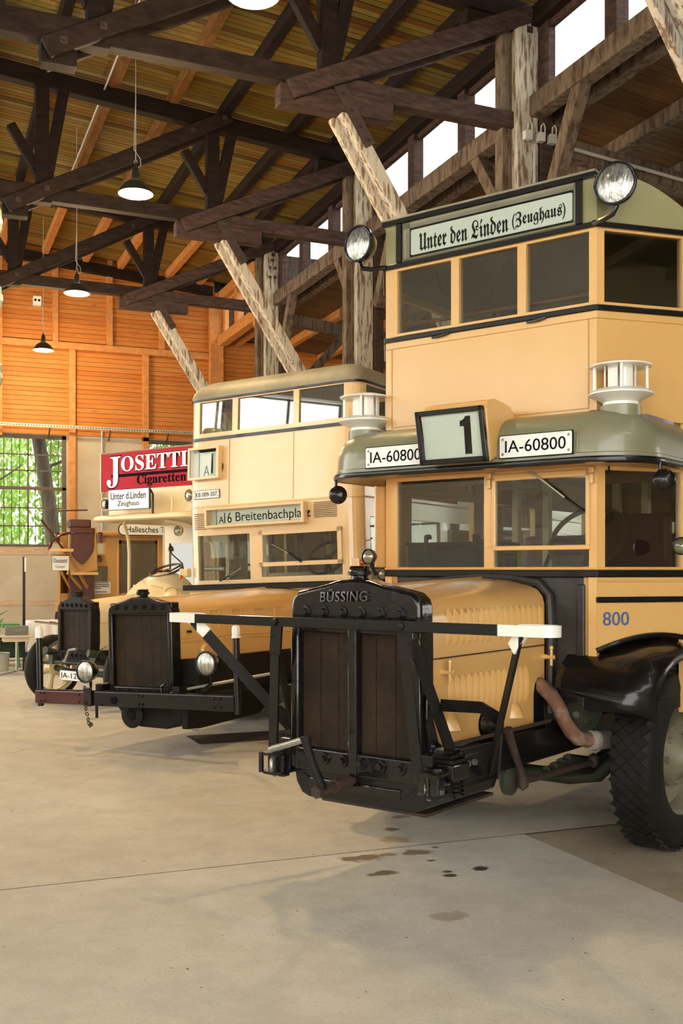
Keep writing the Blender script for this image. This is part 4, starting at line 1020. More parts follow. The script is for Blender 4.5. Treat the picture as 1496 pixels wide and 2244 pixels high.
# roof ventilators
for s in (-1, 1):
    c = (s * .905, -.02, 2.60)
    g = MB().lathe([(.115, -.03), (.115, .035), (.10, .04), (.095, .045)], c, Z3, 28).build('ventilator', 'olive', B, smooth=True)
    MB().lathe([(.10, .04), (.10, .055), (.13, .075), (.165, .088), (.182, .098), (.182, .106), (.15, .128), (.10, .134), (.0, .134)], c, Z3, 32).build('ventilator_bowl', 'white', g, smooth=True)
    MB().lathe([(.0, .262), (.10, .262), (.172, .258), (.174, .266), (.10, .286), (.0, .292)], c, Z3, 32).build('ventilator_lid', 'white', g, smooth=True)
    for k in range(4):
        t = R(25 + 90 * k); p = (c[0] + .145 * math.cos(t), c[1] + .145 * math.sin(t))
        MB().cyl((*p, c[2] + .11), (*p, c[2] + .262), .010, n=10).build('ventilator_post', 'white', g, smooth=True)
    for k in range(6):
        t0 = R(60 * k); pts = [(c[0] + .088 * math.cos(t0 + R(a)), c[1] + .088 * math.sin(t0 + R(a))) for a in (0, 14, 28, 42)]
        vs = []
        for q in pts: vs += [(*q, c[2] + .13), (*q, c[2] + .262)]
        o = MB().add(vs, [(2 * i, 2 * i + 2, 2 * i + 3, 2 * i + 1) for i in range(3)]).build('ventilator_vane', 'white', g); so = o.modifiers.new('solid', 'SOLIDIFY'); so.thickness = .006
# ---- upper deck
UZ0, UZ1 = 3.265, 3.68
uw = MB()
uw.wall(*SEG[2], 2.58, 3.73, holes=[(.75 - .658, .75 - .241, UZ0, UZ1), (.75 - .183, .75 + .233, UZ0, UZ1), (.75 + .292, .75 + .702, UZ0, UZ1)], t=.05)
for sg in (SEG[1], SEG[3]): uw.wall(*sg, 2.58, 3.73, holes=[(.05, FS - .035, UZ0, UZ1)], t=.05)
for sg in (SEG[0], SEG[4]):
    L = seglen(sg); hs = []
    for k in range(7):
        a = .15 + k * 1.08; q = (a, a + .95, UZ0, UZ1); hs.append(q if sg is SEG[4] else (L - q[1], L - q[0], q[2], q[3]))
    uw.wall(*sg, 2.58, 3.73, holes=hs, t=.05)
uw.wall((1.1, 8.2), (-1.1, 8.2), 2.58, 3.73, holes=[(.3, 1.9, UZ0, UZ1)], t=.05)
ud = uw.build('upper_body', 'yellow', B)
belt(3.211, 3.246, segs=(0, 1, 2, 3, 4), t=.02)
belt(3.695, 3.727, segs=(0, 1, 2, 3, 4), out=.022, t=.03)
belt(3.165, 3.170, 'yolk', .003, 'panel_line', (1, 2, 3), .004)
for x in (-.70, .70): MB().box(x - .003, x + .003, -.004, .0, 2.64, 3.167).build('panel_line', 'yolk', ud)
MB().box(-.70, .70, -.004, .0, 2.645, 2.650).build('panel_line', 'yolk', ud)
for x in (-.35, .33): MB().tube([(x, -.012, 3.205), (x - .02, -.02, 3.20), (x + .06, -.02, 3.205), (x + .10, -.012, 3.215)], .009, 6).build('hold_handle', 'black', ud)
MB().box(-.66, .71, .022, .027, UZ0 - .01, UZ1 + .01).build('upper_pane', 'glass', B)
for i in (1, 3):
    a, b = Vector(SEG[i][0]), Vector(SEG[i][1]); d = (b - a).normalized(); n = Vector((-d.y, d.x)) * .02
    MB().wall(tuple(a + n + d * .04), tuple(b + n - d * .03), UZ0, UZ1, t=.005).build('upper_pane', 'glass', B)
for sx in (-1, 1):
    for k in range(7): MB().box(sx * 1.078 - .003, sx * 1.078 + .003, .65 + k * 1.08, 1.60 + k * 1.08, UZ0, UZ1).build('upper_pane', 'glass_clear', B)
MB().cyl((-.68, .12, 3.345), (.72, .12, 3.345), .014, n=10).build('hand_rail', 'copper', B, smooth=True)
for y in (1.2, 2.2, 3.2):
    bench(B, -.95, -.25, y, 2.58, m='brown_wood'); bench(B, .25, .95, y, 2.58, m='brown_wood')
# roof: flat crown rounded to the sides, cut upright along the front and facets
XS = [i / 30 * 1.1 for i in range(-30, 31)]
def arch(x): a = max(0, (abs(x) - .84) / .26); return 4.02 - .17 * a ** 1.9 - .008 * max(0, (abs(x) - .7) / .4)
def yfr(x): return max(0, (abs(x) - .75) / .35 * .5)
XS = sorted(set(XS + [-.75, .75]))
rv = []; rf = []
for x in XS: rv += [(x, yfr(x), 3.72), (x, yfr(x), arch(x)), (x, 8.25, arch(x)), (x, 8.25, 3.72)]
for i in range(len(XS) - 1):
    a, b = 4 * i, 4 * (i + 1); rf += [(a, b, b + 1, a + 1), (a + 1, b + 1, b + 2, a + 2), (a + 2, b + 2, b + 3, a + 3)]
rf += [(0, 1, 2, 3), tuple(len(rv) - 4 + k for k in (3, 2, 1, 0))]
rfo = MB().add(rv, rf).build('roof', 'olive_light', B, smooth=True)
MB().box(-.765, .752, -.03, .02, 3.985, 4.012).build('sign_cornice', 'black', rfo, bevel=.005)
MB().box(-.77, .755, -.035, .03, 4.012, 4.027).build('sign_cornice', 'drab', rfo, bevel=.004)
sgn = bpy.data.objects.new('destination_sign', None); COL.objects.link(sgn); sgn.parent = B
for x in (-.635, .645): MB().box(x - .02, x + .02, -.022, .0, 3.73, 3.985).build('sign_post', 'black', sgn, bevel=.004)
fm = MB(); sx0, sx1, sz0, sz1 = -.60, .625, 3.735, 3.98
for (x0, x1, z0, z1) in ((sx0, sx0 + .05, sz0, sz1), (sx1 - .015, sx1, sz0, sz1), (sx0, sx1, sz0, sz0 + .012), (sx0, sx1, sz1 - .04, sz1)): fm.box(x0, x1, -.012, .002, z0, z1)
fm.build('sign_mount', 'drab', sgn)
MB().box(sx0 + .04, sx1 - .008, -.010, .001, sz0 + .006, sz1 - .03).build('sign_border', 'ink', sgn)
MB().prism(rrect(sx0 + .06, sx1 - .022, sz0 + .026, sz1 - .055, .012), 'y', -.014, -.009).build('sign_panel', 'sign_white', sgn)
lettering('lettering', FRAK('Unter den Linden') + ' ', 'ink', sgn, (-.475, -.014, 3.775), X3, Z3, .655, .118, .002, offset=.004)
lettering('lettering', '(' + FRAK('Zeughaus') + ')', 'ink', sgn, (.205, -.014, 3.778), X3, Z3, .355, .105, .002, offset=.004)
MB().box(sx0 + .03, sx1, -.024, -.021, sz0, sz1 - .02).build('sign_glass', 'glass_clear', sgn)
for s in (-1, 1):
    headlamp(B, (s * .905 - (.0 if s > 0 else .0), -.09, 3.885), .118, (s * .10, -1, .0), stalk=[(s * .74, -.02, 3.715), (s * .82, -.07, 3.705), (s * .885, -.085, 3.72), (s * .905, -.08, 3.76), (s * .905, -.08, 3.79)])
# round mirrors under the canopy
for s in (-1, 1):
    x = -1.015 if s < 0 else 1.16
    y = -.18 if s < 0 else -.02
    g = MB().lathe([(.0, -.03), (.03, -.026), (.055, -.012), (.062, .002), (.058, .006), (0, .008)], (x, y, 2.205), (-.55, 1, 0), 24).build('round_mirror', 'black', B, smooth=True)
    MB().tube([(x - .03, y + .02, 2.31), (x - .035, y + .02, 2.24), (x - .04, y + .03, 2.19), (x - .01, y + .02, 2.185)], .010, 8).build('mirror_arm', 'black', g, smooth=True)
# hinged side quarter and lamp on the far side of the cab
MB().box(-.775, -.76, -.10, .02, 1.72, 2.26).build('quarter_light', 'yellow', B, bevel=.006)
headlamp(B, (-.80, -.12, 1.79), .050, (0, -1, 0), lens='lens_dull', depth=.06, name='side_lamp', stalk=[(-.80, -.10, 1.74), (-.785, -.06, 1.67)])
headlamp(B, (1.16, .25, 1.84), .05, (.2, -1, 0), lens='lens_dull', depth=.06, name='side_lamp')
# fleet number on the facet
a, b = Vector(SEG[3][0]), Vector(SEG[3][1]); d = (b - a).normalized(); nrm = Vector((d.y, -d.x)) * .003
p0 = a + d * .04 + nrm
lettering('fleet_number', '800', 'blue_paint', B, (p0.x, p0.y, 1.378), (d.x, d.y, 0), Z3, .172, .080, .003)

# ================================================================== IVORY BUS A16 (middle)
C = empty('double_decker_bus', frm(-.752, 11.75, 0, -R(30), -R(1.8)), 'ivory double-decker bus in the middle showing route A16 on its blinds', 'bus', 'old double-decker buses in a row')
HW = 1.14; RC = .16
def bodyplan(hw, r, yb, y0=0.0, n=6):
    """outline from the left rear round the front to the right rear"""
    pts = [(-hw, yb)]
    for k in range(n + 1):
        t = R(90 * k / n); pts.append((-hw + r - r * math.cos(t), y0 + r - r * math.sin(t)))
    return pts + [(-x, y) for x, y in reversed(pts)]
def rake(p):
    return (p.x, p.y + max(0, p.z - 2.45) * .07, p.z)
def shell(zlo, zhi, holes, name, m, sidewin, t=.04):
    mb = MB(); pl = bodyplan(HW, RC, 8.4)
    n = len(pl)
    for i in range(n - 1):
        L = math.dist(pl[i], pl[i + 1]); hs = []
        if i == n // 2 - 1:                                # the flat front
            hs = [(h[0] + HW - RC, h[1] + HW - RC, h[2], h[3]) for h in holes]
        elif i in (0, n - 2):
            for (a, b, z0, z1) in sidewin: hs.append((L - b, L - a, z0, z1) if i == 0 else (a, b, z0, z1))
        mb.wall(pl[i], pl[i + 1], zlo, zhi, holes=hs, t=t)
    mb.wall((HW, 8.4), (-HW, 8.4), zlo, zhi, t=t)
    return mb.map(rake).build(name, m, C)
ws = [(-.98, -.255, 1.61, 2.125), (-.105, .935, 1.63, 2.13)]
lb = shell(1.55, 2.45, ws, 'lower_body', 'ivory', [(.10, .60, 1.55, 2.25), (1.0, 1.9, 1.55, 2.25), (2.1, 3.0, 1.55, 2.25), (3.2, 4.1, 1.55, 2.25), (4.3, 5.2, 1.55, 2.25), (5.4, 6.3, 1.55, 2.25), (6.5, 7.4, 1.55, 2.25)])
sk = MB(); pl = bodyplan(HW, RC, 8.4)
for s in (-1, 1): sk.box(s * HW - .02, s * HW + .02, .35, 8.4, .75, 1.55)
sk.build('side_skirt', 'ivory', C)
uw_ = [(-.965, -.50, 3.31, 3.675), (-.425, .325, 3.31, 3.675), (.395, .965, 3.31, 3.675)]
ub = shell(2.45, 3.72, uw_, 'upper_body', 'ivory', [(.02, .9, 3.31, 3.675), (1.1, 2.0, 3.31, 3.675), (2.2, 3.1, 3.31, 3.675), (3.3, 4.2, 3.31, 3.675), (4.4, 5.3, 3.31, 3.675), (5.5, 6.4, 3.31, 3.675)])
def ringC(levels, name, m, closed=False, **kw):
    vs = []; fs = []; n = len(bodyplan(1, .1, 8.4))
    for (off, z) in levels:
        vs += [(x, y, z) for x, y in bodyplan(HW - off, max(RC - off * .3, .06), 8.4 - off, off)]
    for j in range(len(levels) - 1):
        for i in range(n): k = (i + 1) % n; fs.append((j * n + i, j * n + k, (j + 1) * n + k, (j + 1) * n + i))
    if closed: fs.append(tuple((len(levels) - 1) * n + i for i in range(n)))
    return MB().add(vs, fs).map(rake).build(name, m, C, **kw)
ringC([(-.01, 3.705), (-.012, 3.74), (.0, 3.79), (.03, 3.84), (.08, 3.885), (.16, 3.925), (.30, 3.955), (.6, 3.975), (1.0, 3.985)], 'roof', 'drab', True, smooth=True)
ringC([(.0, 3.688), (-.018, 3.692), (-.020, 3.712), (.0, 3.716)], 'gutter', 'black', smooth=True)
ringC([(.0, 3.222), (-.016, 3.226), (-.018, 3.258), (.0, 3.262)], 'belt_rail', 'black', smooth=True)
ringC([(.0, 2.448), (-.010, 2.450), (-.012, 2.464), (.0, 2.468)], 'moulding', 'ivory', smooth=True)
for x in (-.53, .335): MB().box(x - .003, x + .003, -.004, .0, 2.475, 3.215).map(rake).build('panel_line', 'yolk', ub)
for (a, b, z0, z1) in uw_: MB().box(a - .01, b + .01, .022, .027, z0 - .01, z1 + .01).map(rake).build('upper_pane', 'glass_front', C)
for s in (-1, 1):
    for k in range(6): MB().box(s * (HW - .025) - .003, s * (HW - .025) + .003, .22 + k * 1.1 - (.04 if k == 0 else .0), 1.1 + k * 1.1, 3.30, 3.68).map(rake).build('upper_pane', 'glass_clear', C)
    for k in range(7): MB().box(s * (HW - .025) - .003, s * (HW - .025) + .003, .26 + (k - 1) * 1.1 + .9 if k else .26, 1.16 + (k - 1) * 1.1 + .9 if k else .76, 1.55, 2.25).build('saloon_pane', 'glass_clear', C)
# windscreen
MB().box(-.99, -.245, .02, .025, 1.60, 2.135).build('windscreen_pane', 'glass', C)
wf = bpy.data.objects.new('windscreen_frame', None); COL.objects.link(wf); wf.parent = C
fm = MB(); a, b = -.115, .945
for (x0, x1, z0, z1) in ((a, a + .05, 1.745, 2.14), (b - .05, b, 1.745, 2.14), (a, b, 1.745, 1.79), (a, b, 2.095, 2.14)): fm.box(x0, x1, -.03, .0, z0, z1)
fm.build('opening_frame', 'ivory', wf)
MB().box(a + .045, b - .045, -.012, -.007, 1.78, 2.10).build('pane', 'glass', wf)
MB().box(a + .02, b - .02, .02, .025, 1.625, 1.75).build('pane', 'glass', wf)
fm = MB()
for k in range(22): fm.lathe([(.007, 0), (0, .005)], (-1.0 + k * .095, -.001, 1.585), (0, -1, 0), 6)
fm.build('rivets', 'ivory', C, kind='stuff')
for (p, q, r) in (((-.66, -.03, 1.60), (-.52, -.03, 1.66), (-.36, -.025, 1.74)), ((.45, -.045, 1.775), (.28, -.035, 1.88), (.06, -.035, 1.99))):
    g = MB().tube([p, q], .008, 6).build('wiper', 'black', C); MB().tube([q, r], .005, 6).build('wiper_blade', 'chrome', g)
# route blinds
def blind(x0, x1, z0, z1, dep, name):
    g = MB()
    g.box(x0, x1, -dep, .0, z0 - .03, z0); g.box(x0, x1, -dep, .0, z1, z1 + .03)
    g.box(x0 - .03, x0, -dep, .0, z0 - .03, z1 + .03); g.box(x1, x1 + .035, -dep, .0, z0 - .03, z1 + .03)
    o = g.map(rake).build(name, 'ivory', C, bevel=.004)
    MB().box(x0, x1, -.012, -.004, z0, z1).map(rake).build('blind_cloth', 'sign_white', o)
    MB().box(x0, x1, -dep + .01, -dep + .014, z0, z1).map(rake).build('blind_glass', 'glass_clear', o)
    return o
b1 = blind(-1.03, -.655, 2.80, 3.115, .09, 'number_blind')
MB().box(-1.03, -.655, -.016, -.012, 3.09, 3.115).map(rake).build('blind_shade', 'ink', b1)
MB().box(-.955, -.945, -.016, -.012, 2.80, 3.10).map(rake).build('blind_edge', 'ink', b1)
lettering('lettering', 'A', 'ink', b1, (-.885, .012, 2.815), X3, (0, .07, 1), .085, .12, .002)
lettering('lettering', '16', 'ink', b1, (-.775, .012, 2.835), X3, (0, .07, 1), .17, .235, .002)
b2 = blind(-.775, .49, 2.235, 2.405, .10, 'destination_blind')
MB().box(-.70, -.695, -.016, -.012, 2.235, 2.405).build('blind_edge', 'ink', b2)
lettering('lettering', 'A', 'ink', b2, (-.665, -.012, 2.258), X3, Z3, .070, .075, .002)
lettering('lettering', '16', 'ink', b2, (-.59, -.012, 2.255), X3, Z3, .105, .118, .002)
lettering('lettering', 'Breitenbachplatz', 'ink', b2, (-.43, -.012, 2.235), X3, Z3, .99, .135, .002)
plate(C, -1.02, -.66, 2.555, 2.645, .0, 'KB 009-307')
for (x0, x1, z0, z1) in ((-1.02, -.855, 2.20, 2.395), (.60, .885, 2.255, 2.43)):
    n = 9
    for k in range(n): MB().box(x0, x1, -.010, .004, z0 + (z1 - z0) * k / n, z0 + (z1 - z0) * k / n + .007).build('vent_slot_shade', 'slot_shade', lb)  # thin strips coloured as the shade of the slots
# lower front: black strip, scuttle, bonnet
MB().box(-1.15, 1.0, -.10, .02, 1.50, 1.565).build('scuttle_rail', 'black', C, bevel=.012)
MB().box(-1.10, 1.10, -.02, .04, .70, 1.56).build('firewall', 'ivory', C)
ho = hood(-2.07, -.04, .36, .60, .87, .83, 1.37, 1.46, .06, .05).build('bonnet', 'yellow', C, smooth=True)
for k in range(4):
    y = -1.66 + k * .32; x = .36 + .24 * (y + 2.07) / 2.03
    g = MB()
    for (ya, yb, z0, z1) in ((y, y + .14, 1.30, 1.312), (y, y + .14, 1.12, 1.132), (y, y + .012, 1.12, 1.312), (y + .128, y + .14, 1.12, 1.312)):
        g.beam((.36 + .24 * (ya + 2.07) / 2.03 + .002, ya, (z0 + z1) / 2), (.36 + .24 * (yb + 2.07) / 2.03 + .002, yb, (z0 + z1) / 2), .008, z1 - z0)
    g.build('vent_flap', 'yellow', ho)
MB().beam((.362, -2.07, 1.04), (.602, -.04, 1.03), .012, .022).build('bonnet_rib', 'yellow', ho)
MB().beam((.362, -2.07, 1.055), (.602, -.04, 1.045), .006, .006).build('bonnet_seam', 'yolk', ho)
MB().lathe([(.0, .03), (.05, .025), (.07, .0)], (.40, -1.72, .93), X3, 16).build('air_scoop', 'yellow', ho, smooth=True)
MB().cyl((.375, -1.95, 1.12), (.42, -1.95, 1.12), .012, n=8).build('bonnet_latch', 'black', ho)
MB().tube([(.0, -2.05, 1.432), (.0, -.05, 1.512)], .010, 6).build('hinge', 'ivory', ho)
MB().box(-.55, .55, -2.02, -.04, .55, .87).build('engine_bay', 'black_matt', C)
pn = [(-.42, .60), (-.42, .46), (-.22, .27), (-.10, .235), (.22, .225), (.40, .30), (.46, .60)]
MB().prism(pn, 'y', -2.10, -.95).build('undertray', 'black_matt', C, bevel=.015)
MB().prism([(-2.10, .235), (-2.10, .60), (-.6, .60), (-.75, .33), (-.95, .25), (-1.9, .22)], 'x', .40, .47).build('undertray_side', 'black_matt', C, bevel=.01)
MB().lathe([(.12, 0), (.13, .03), (.06, .04)], (-.12, -2.15, .36), (0, -1, 0), 24).build('pulley', 'black_matt', C, smooth=True)
for s in (-1, 1): MB().box(s * .46 - .04, s * .46 + .04, -2.25, 8, .50, .64).build('chassis_rail', 'black', C)
radiator(C, -2.19, .385, .53, 1.455, 1.375, .62, 1.30, 6, m='black', depth=.13, centre=False)
# bumper with marker posts
bu = bpy.data.objects.new('bumper', None); COL.objects.link(bu); bu.parent = C
MB().box(-.62, 1.16, -2.335, -2.305, .445, .580).build('bumper_beam', 'black', bu, bevel=.008)
MB().box(-1.20, -.56, -2.345, -2.31, .45, .575).build('bumper_end', 'maroon', bu, bevel=.008)
MB().box(-1.20, 1.16, -2.33, -2.27, .572, .584).build('bumper_top', 'black', bu)
for x in (-1.17, 1.18):
    MB().cyl((x, -2.30, .42), (x, -2.30, 1.115), .030, n=16).build('marker_post', 'black', bu, smooth=True)
    MB().lathe([(.042, 0), (.042, .012), (.037, .015), (.037, .08), (.028, .105), (.0, .112)], (x, -2.30, 1.08), Z3, 18).build('marker_tip', 'white', bu, smooth=True)
for x in (-1.12, -1.07, -.62, .10, .14, .95, 1.02):
    for z in (.475, .55): MB().lathe([(.012, 0), (.009, .008), (0, .010)], (x, -2.345, z), (0, -1, 0), 8).build('bolt', 'black', bu)
MB().lathe([(.035, 0), (.035, .01), (.0, .012)], (-.20, -2.335, .505), (0, -1, 0), 18).build('crank_port', 'ink', bu)
cc = MB()
for k in range(7):
    cc.torus((-.53 + .012 * k, -2.365, .47 - .05 * k + (.012 * max(0, k - 3) ** 2)), .018, .005, (1, .2, 0) if k % 2 else (0, 1, .3), 12, 5)
MB().box(-.56, -.46, -2.36, -2.34, .44, .62).build('tow_bracket', 'black_lumpy', bu, bevel=.008)
cc.build('chain', 'rust', bu, kind='stuff')
MB().cyl((-.38, -2.37, .34), (-.38, -2.37, .46), .014, n=8).build('tow_pin', 'black', bu)
for x, z in ((-.74, .745), (.715, .84)):
    headlamp(C, (x, -2.12, z), .108, (0, -1, 0), depth=.13, stalk=[(x, -2.06, z - .10), (x, -2.06, z - .19), (x - .02, -2.15, .60)])
MB().tube([(.38, -2.22, .57), (.46, -2.15, .60), (1.12, -1.6, .72)], .014, 8).build('stay_rod', 'steel', C, smooth=True)
MB().tube([(.31, -2.25, .58), (.31, -2.26, .64), (.35, -2.26, .66)], .012, 8).build('hook', 'black', C, smooth=True)
# wheels and wings
tyre(C, .78, 1.04, -.95 + 1.2, .50, .30, tread=False); tyre(C, -.78, -1.04, .25, .50, .30, tread=False)
tyre(C, .78, 1.06, 5.6, .50, .30, tread=False); tyre(C, -.78, -1.06, 5.6, .50, .30, tread=False)
# cab interior
steering_wheel(C, (.50, .42, 1.83), .24, (0, -.75, .65), (.50, .2, 1.3), m='black')
MB().cyl((.28, .9, 1.1), (.28, .9, 2.4), .03, n=12).build('grab_pole', 'yellow_pole', C, smooth=True)
MB().box(-1.09, 1.09, 1.6, 1.65, .95, 1.7).build('bulkhead', 'cream', C)
for x in (-1.05, -.60, -.15, .1, .55, 1.05): MB().box(x - .03, x + .03, 1.6, 1.65, 1.7, 2.45).build('bulkhead_post', 'brown_wood' if x < -.3 else 'cream', C)
MB().box(-1.10, 1.10, .05, 8.3, .85, .92).build('saloon_floor', 'black_matt', C)
MB().box(-1.10, 1.10, .06, 8.3, 2.46, 2.52).build('deck_floor', 'brown_wood', C)
for y in (1.0, 1.9, 2.8): bench(C, -1.0, -.3, y, 2.52, m='brown_wood'); bench(C, .3, 1.0, y, 2.52, m='brown_wood')
# side of the cab: doorway, mirror lamps, indicator
MB().box(1.135, 1.148, .62, 1.10, 1.15, 2.06).build('door_opening', 'brown_wood', C)
MB().box(1.138, 1.146, .62, .90, 2.14, 2.36).build('side_panel', 'yolk', C)
g = MB().box(1.04, 1.15, -.02, .07, 1.70, 1.80).build('indicator', 'ivory', C, bevel=.012)
MB().lathe([(.035, 0), (.035, .03), (.02, .05), (0, .055)], (1.15, .03, 1.75), X3, 16).build('indicator_lens', 'orange_lens', g, smooth=True)
headlamp(C, (1.36, .12, 1.62), .062, (0, -1, 0), lens='lens_dull', depth=.05, name='side_lamp', stalk=[(1.36, .14, 1.55), (1.33, .2, 1.45), (1.14, .3, 1.40)])
g = MB().lathe([(0, -.03), (.03, -.02), (.045, 0), (0, .006)], (1.34, .30, 1.88), (.5, -1, 0), 16).build('round_mirror', 'black', C, smooth=True)
MB().tube([(1.34, .33, 1.88), (1.30, .36, 1.98), (1.14, .40, 2.02)], .008, 6).build('mirror_arm', 'black', g)
MB().box(1.16, 1.22, .95, 1.02, 1.55, 2.25).build('hand_rail_guard', 'black', C, bevel=.015)
mr = MB().box(-1.25, -1.13, -.02, .06, 1.66, 1.76).build('indicator', 'ivory', C, bevel=.012)
MB().lathe([(.022, 0), (.022, .03), (0, .05)], (-1.22, -.02, 1.68), (0, -.3, -1), 12).build('indicator_lens', 'orange_lens', mr)
g = MB().lathe([(.0, .05), (.03, .02), (.035, -.02), (0, -.03)], (-1.33, -.06, 1.99), Z3, 14).build('round_mirror', 'black', C, smooth=True)
MB().tube([(-1.33, -.06, 1.96), (-1.32, -.05, 1.93), (-1.20, -.02, 1.82), (-1.19, -.01, 1.74)], .008, 6).build('mirror_arm', 'black', g)
MB().box(1.13, 1.145, .6, 2.6, 2.50, 2.62).build('advert_strip', 'red_board', C)
MB().box(1.16, 1.175, .6, 2.6, 2.92, 3.14).build('advert_strip', 'red_board', C)

# ================================================================== CREAM BUS WITH OPEN CAB (left)
D = empty('open_cab_bus', frm(-3.32, 13.2, 0, -R(37.78)), 'cream open-cab bus with a red cigarette advertising board on top', 'bus', 'old double-decker buses in a row')
radiator(D, 0, .325, .60, 1.375, 1.285, .70, 1.21, 6, m='black_matt', depth=.14, centre=False, panels=5)
MB().box(-.29, .29, .02, .10, .56, .62).build('radiator_foot', 'black_matt', D)
hd3 = hood(.14, 1.05, .33, .42, .72, .72, 1.27, 1.33, .05, .07).build('bonnet', 'cream', D, smooth=True)
MB().grid(lambda u, v: (-.62 * math.cos(math.pi * u) * (.60 + .40 * math.sin(math.pi * .5 * v)), 1.0 + .55 * v, 1.02 + (.34 + .22 * math.sin(math.pi * .5 * v)) * math.sin(math.pi * u) ** .55 + .10 * v * math.sin(math.pi * u)), 21, 9).build('scuttle', 'cream', D, smooth=True)
MB().box(-.62, .62, 1.50, 1.56, .70, 1.50).build('scuttle_back', 'cream', D)
MB().tube([(.10, 1.18, 1.50), (.28, 1.20, 1.47), (.40, 1.24, 1.40)], .006, 6).build('scuttle_line', 'yolk', D)
MB().torus((.42, 1.24, 1.40), .08, .006, (.6, -.8, .3), 20, 6).build('filler_ring', 'yolk', D)
MB().beam((.332, .14, 1.05), (.422, 1.05, 1.06), .006, .006).build('bonnet_seam', 'yolk', hd3)
for s in (-.40, .40): MB().box(s - .04, s + .04, -.05, 4.6, .52, .64).build('chassis_rail', 'axle_green', D)
tyre(D, -.70, -.84, .27, .435, .345, tread=False, spokes=6, disc='cream')
tyre(D, .70, .84, .27, .435, .345, tread=False, spokes=6, disc='cream')
tyre(D, -.78, -1.0, 3.7, .47, .36, tread=False, spokes=6, disc='cream'); tyre(D, .78, 1.0, 3.7, .47, .36, tread=False, spokes=6, disc='cream')
MB().tube([(-.72, .27, .435), (-.45, .27, .40), (.45, .27, .40), (.72, .27, .435)], .04, 8).build('front_axle', 'axle_green', D, smooth=True)
for s in (-1, 1):
    MB().tube([(s * .42, -.12, .70), (s * .46, .05, .66), (s * .46, .27, .50), (s * .46, .75, .66)], [.05, .045, .04, .04], 8).build('front_spring', 'axle_green', D, smooth=True)
    MB().grid(lambda u, v: (s * (.46 + .06 * v), .27 + .40 * math.cos(R(10 + 150 * u)), .46 + .34 * math.sin(R(10 + 150 * u)) + .02 * v), 14, 3).build('inner_wing', 'axle_green', D, smooth=True)
MB().tube([(-.10, -.08, .58), (-.02, -.12, .58), (.06, -.12, .72), (.20, -.12, .74)], .018, 8).build('starting_crank', 'steel', D, smooth=True)
MB().tube([(-.7, .0, .52), (-.3, -.02, .55), (.3, -.02, .55), (.7, .0, .52)], .02, 8).build('track_rod', 'axle_green', D, smooth=True)
plate(D, -.143, .40, .345, .462, -.10, 'IA-12081', pad=.06)
MB().tube([(-.9, .32, 1.02), (-.33, .22, .99)], .012, 6).build('stay_rod', 'black', D)
MB().tube([(-.33, .05, 1.02), (-.95, .12, 1.03)], .014, 6).build('guide_bar', 'black', D)
steering_wheel(D, (-.04, 1.58, 1.70), .225, (.0, -.38, .92), (-.04, 1.42, 1.2), m='brown_wood')
# canopy roof of the open cab
def canopyD(off, n=7):
    xs, yf, r = 1.06 - off, 1.02 + off, .30; pts = [(xs, 3.0)]
    for k in range(n + 1): t = R(90 * k / n); pts.append((xs - r + r * math.cos(t), yf + r * .8 - r * .8 * math.sin(t)))
    return pts + [(-x, y) for x, y in reversed(pts)]
vs = []; fs = []; lv = [(.10, 2.36), (.02, 2.365), (.0, 2.385), (.0, 2.42), (.03, 2.435), (.3, 2.47), (.7, 2.49)]; n = len(canopyD(0))
for off, z in lv: vs += [(x, y, z + .02 * (1 - abs(x))) for x, y in canopyD(off)]
for j in range(len(lv) - 1):
    for i in range(n - 1): fs.append((j * n + i, j * n + i + 1, (j + 1) * n + i + 1, (j + 1) * n + i))
fs.append(tuple(range(n - 1, -1, -1))); fs.append(tuple((len(lv) - 1) * n + i for i in range(n)))
MB().add(vs, fs).build('canopy', 'cream', D, smooth=True)
MB().prism([(-1.05, 2.46), (-1.02, 2.72), (-.92, 2.80), (-.80, 2.82), (.9, 2.82), (1.05, 2.72), (1.05, 2.46)], 'y', 1.42, 1.50).build('deck_front', 'cream', D, bevel=.01)
for s in (-1, 1):
    MB().tube([(s * .40, 1.15, 2.36), (s * .62, 1.35, 2.30), (s * .78, 1.55, 2.15), (s * .84, 1.62, 1.95), (s * .85, 1.62, .80)], .024, 8).build('canopy_pillar', 'cream', D, smooth=True)
MB().tube([(.55, 1.62, 1.72), (1.02, 1.62, 1.72)], .028, 10).build('padded_rail', 'galv', D, smooth=True)
# bulkhead behind the driver
MB().wall((-1.04, 2.45), (1.04, 2.45), .75, 2.40, holes=[(.12, .62, 1.45, 2.1), (.75, 1.35, 1.45, 2.1), (1.45, 1.95, 1.45, 2.1)], t=.05).build('bulkhead', 'cream', D)
for (a, b) in ((-.92, -.42), (-.29, .31), (.41, .91)): MB().box(a, b, 2.47, 2.475, 1.45, 2.1).build('bulkhead_pane', 'glass', D)
MB().box(-.15, .15, 2.40, 2.45, 1.45, 2.1).build('door_rail', 'yolk', D)
for s in (-1, 1): MB().box(s * 1.03 - .02, s * 1.03 + .02, 2.45, 4.6, .75, 2.45).build('saloon_side', 'cream', D)
MB().box(-1.05, 1.05, 1.6, 4.6, .68, .75).build('saloon_floor', 'black_matt', D)
MB().box(-1.05, 1.05, 2.45, 4.6, 2.40, 2.50).build('deck_floor', 'cream', D)
MB().box(-.95, .95, 1.56, 1.9, .75, 1.15).build('driver_bench', 'maroon', D, bevel=.03)
for s in (-1, 1): MB().box(s * 1.03 - .02, s * 1.03 + .02, 1.5, 4.6, 2.5, 3.0).build('deck_side', 'cream', D)
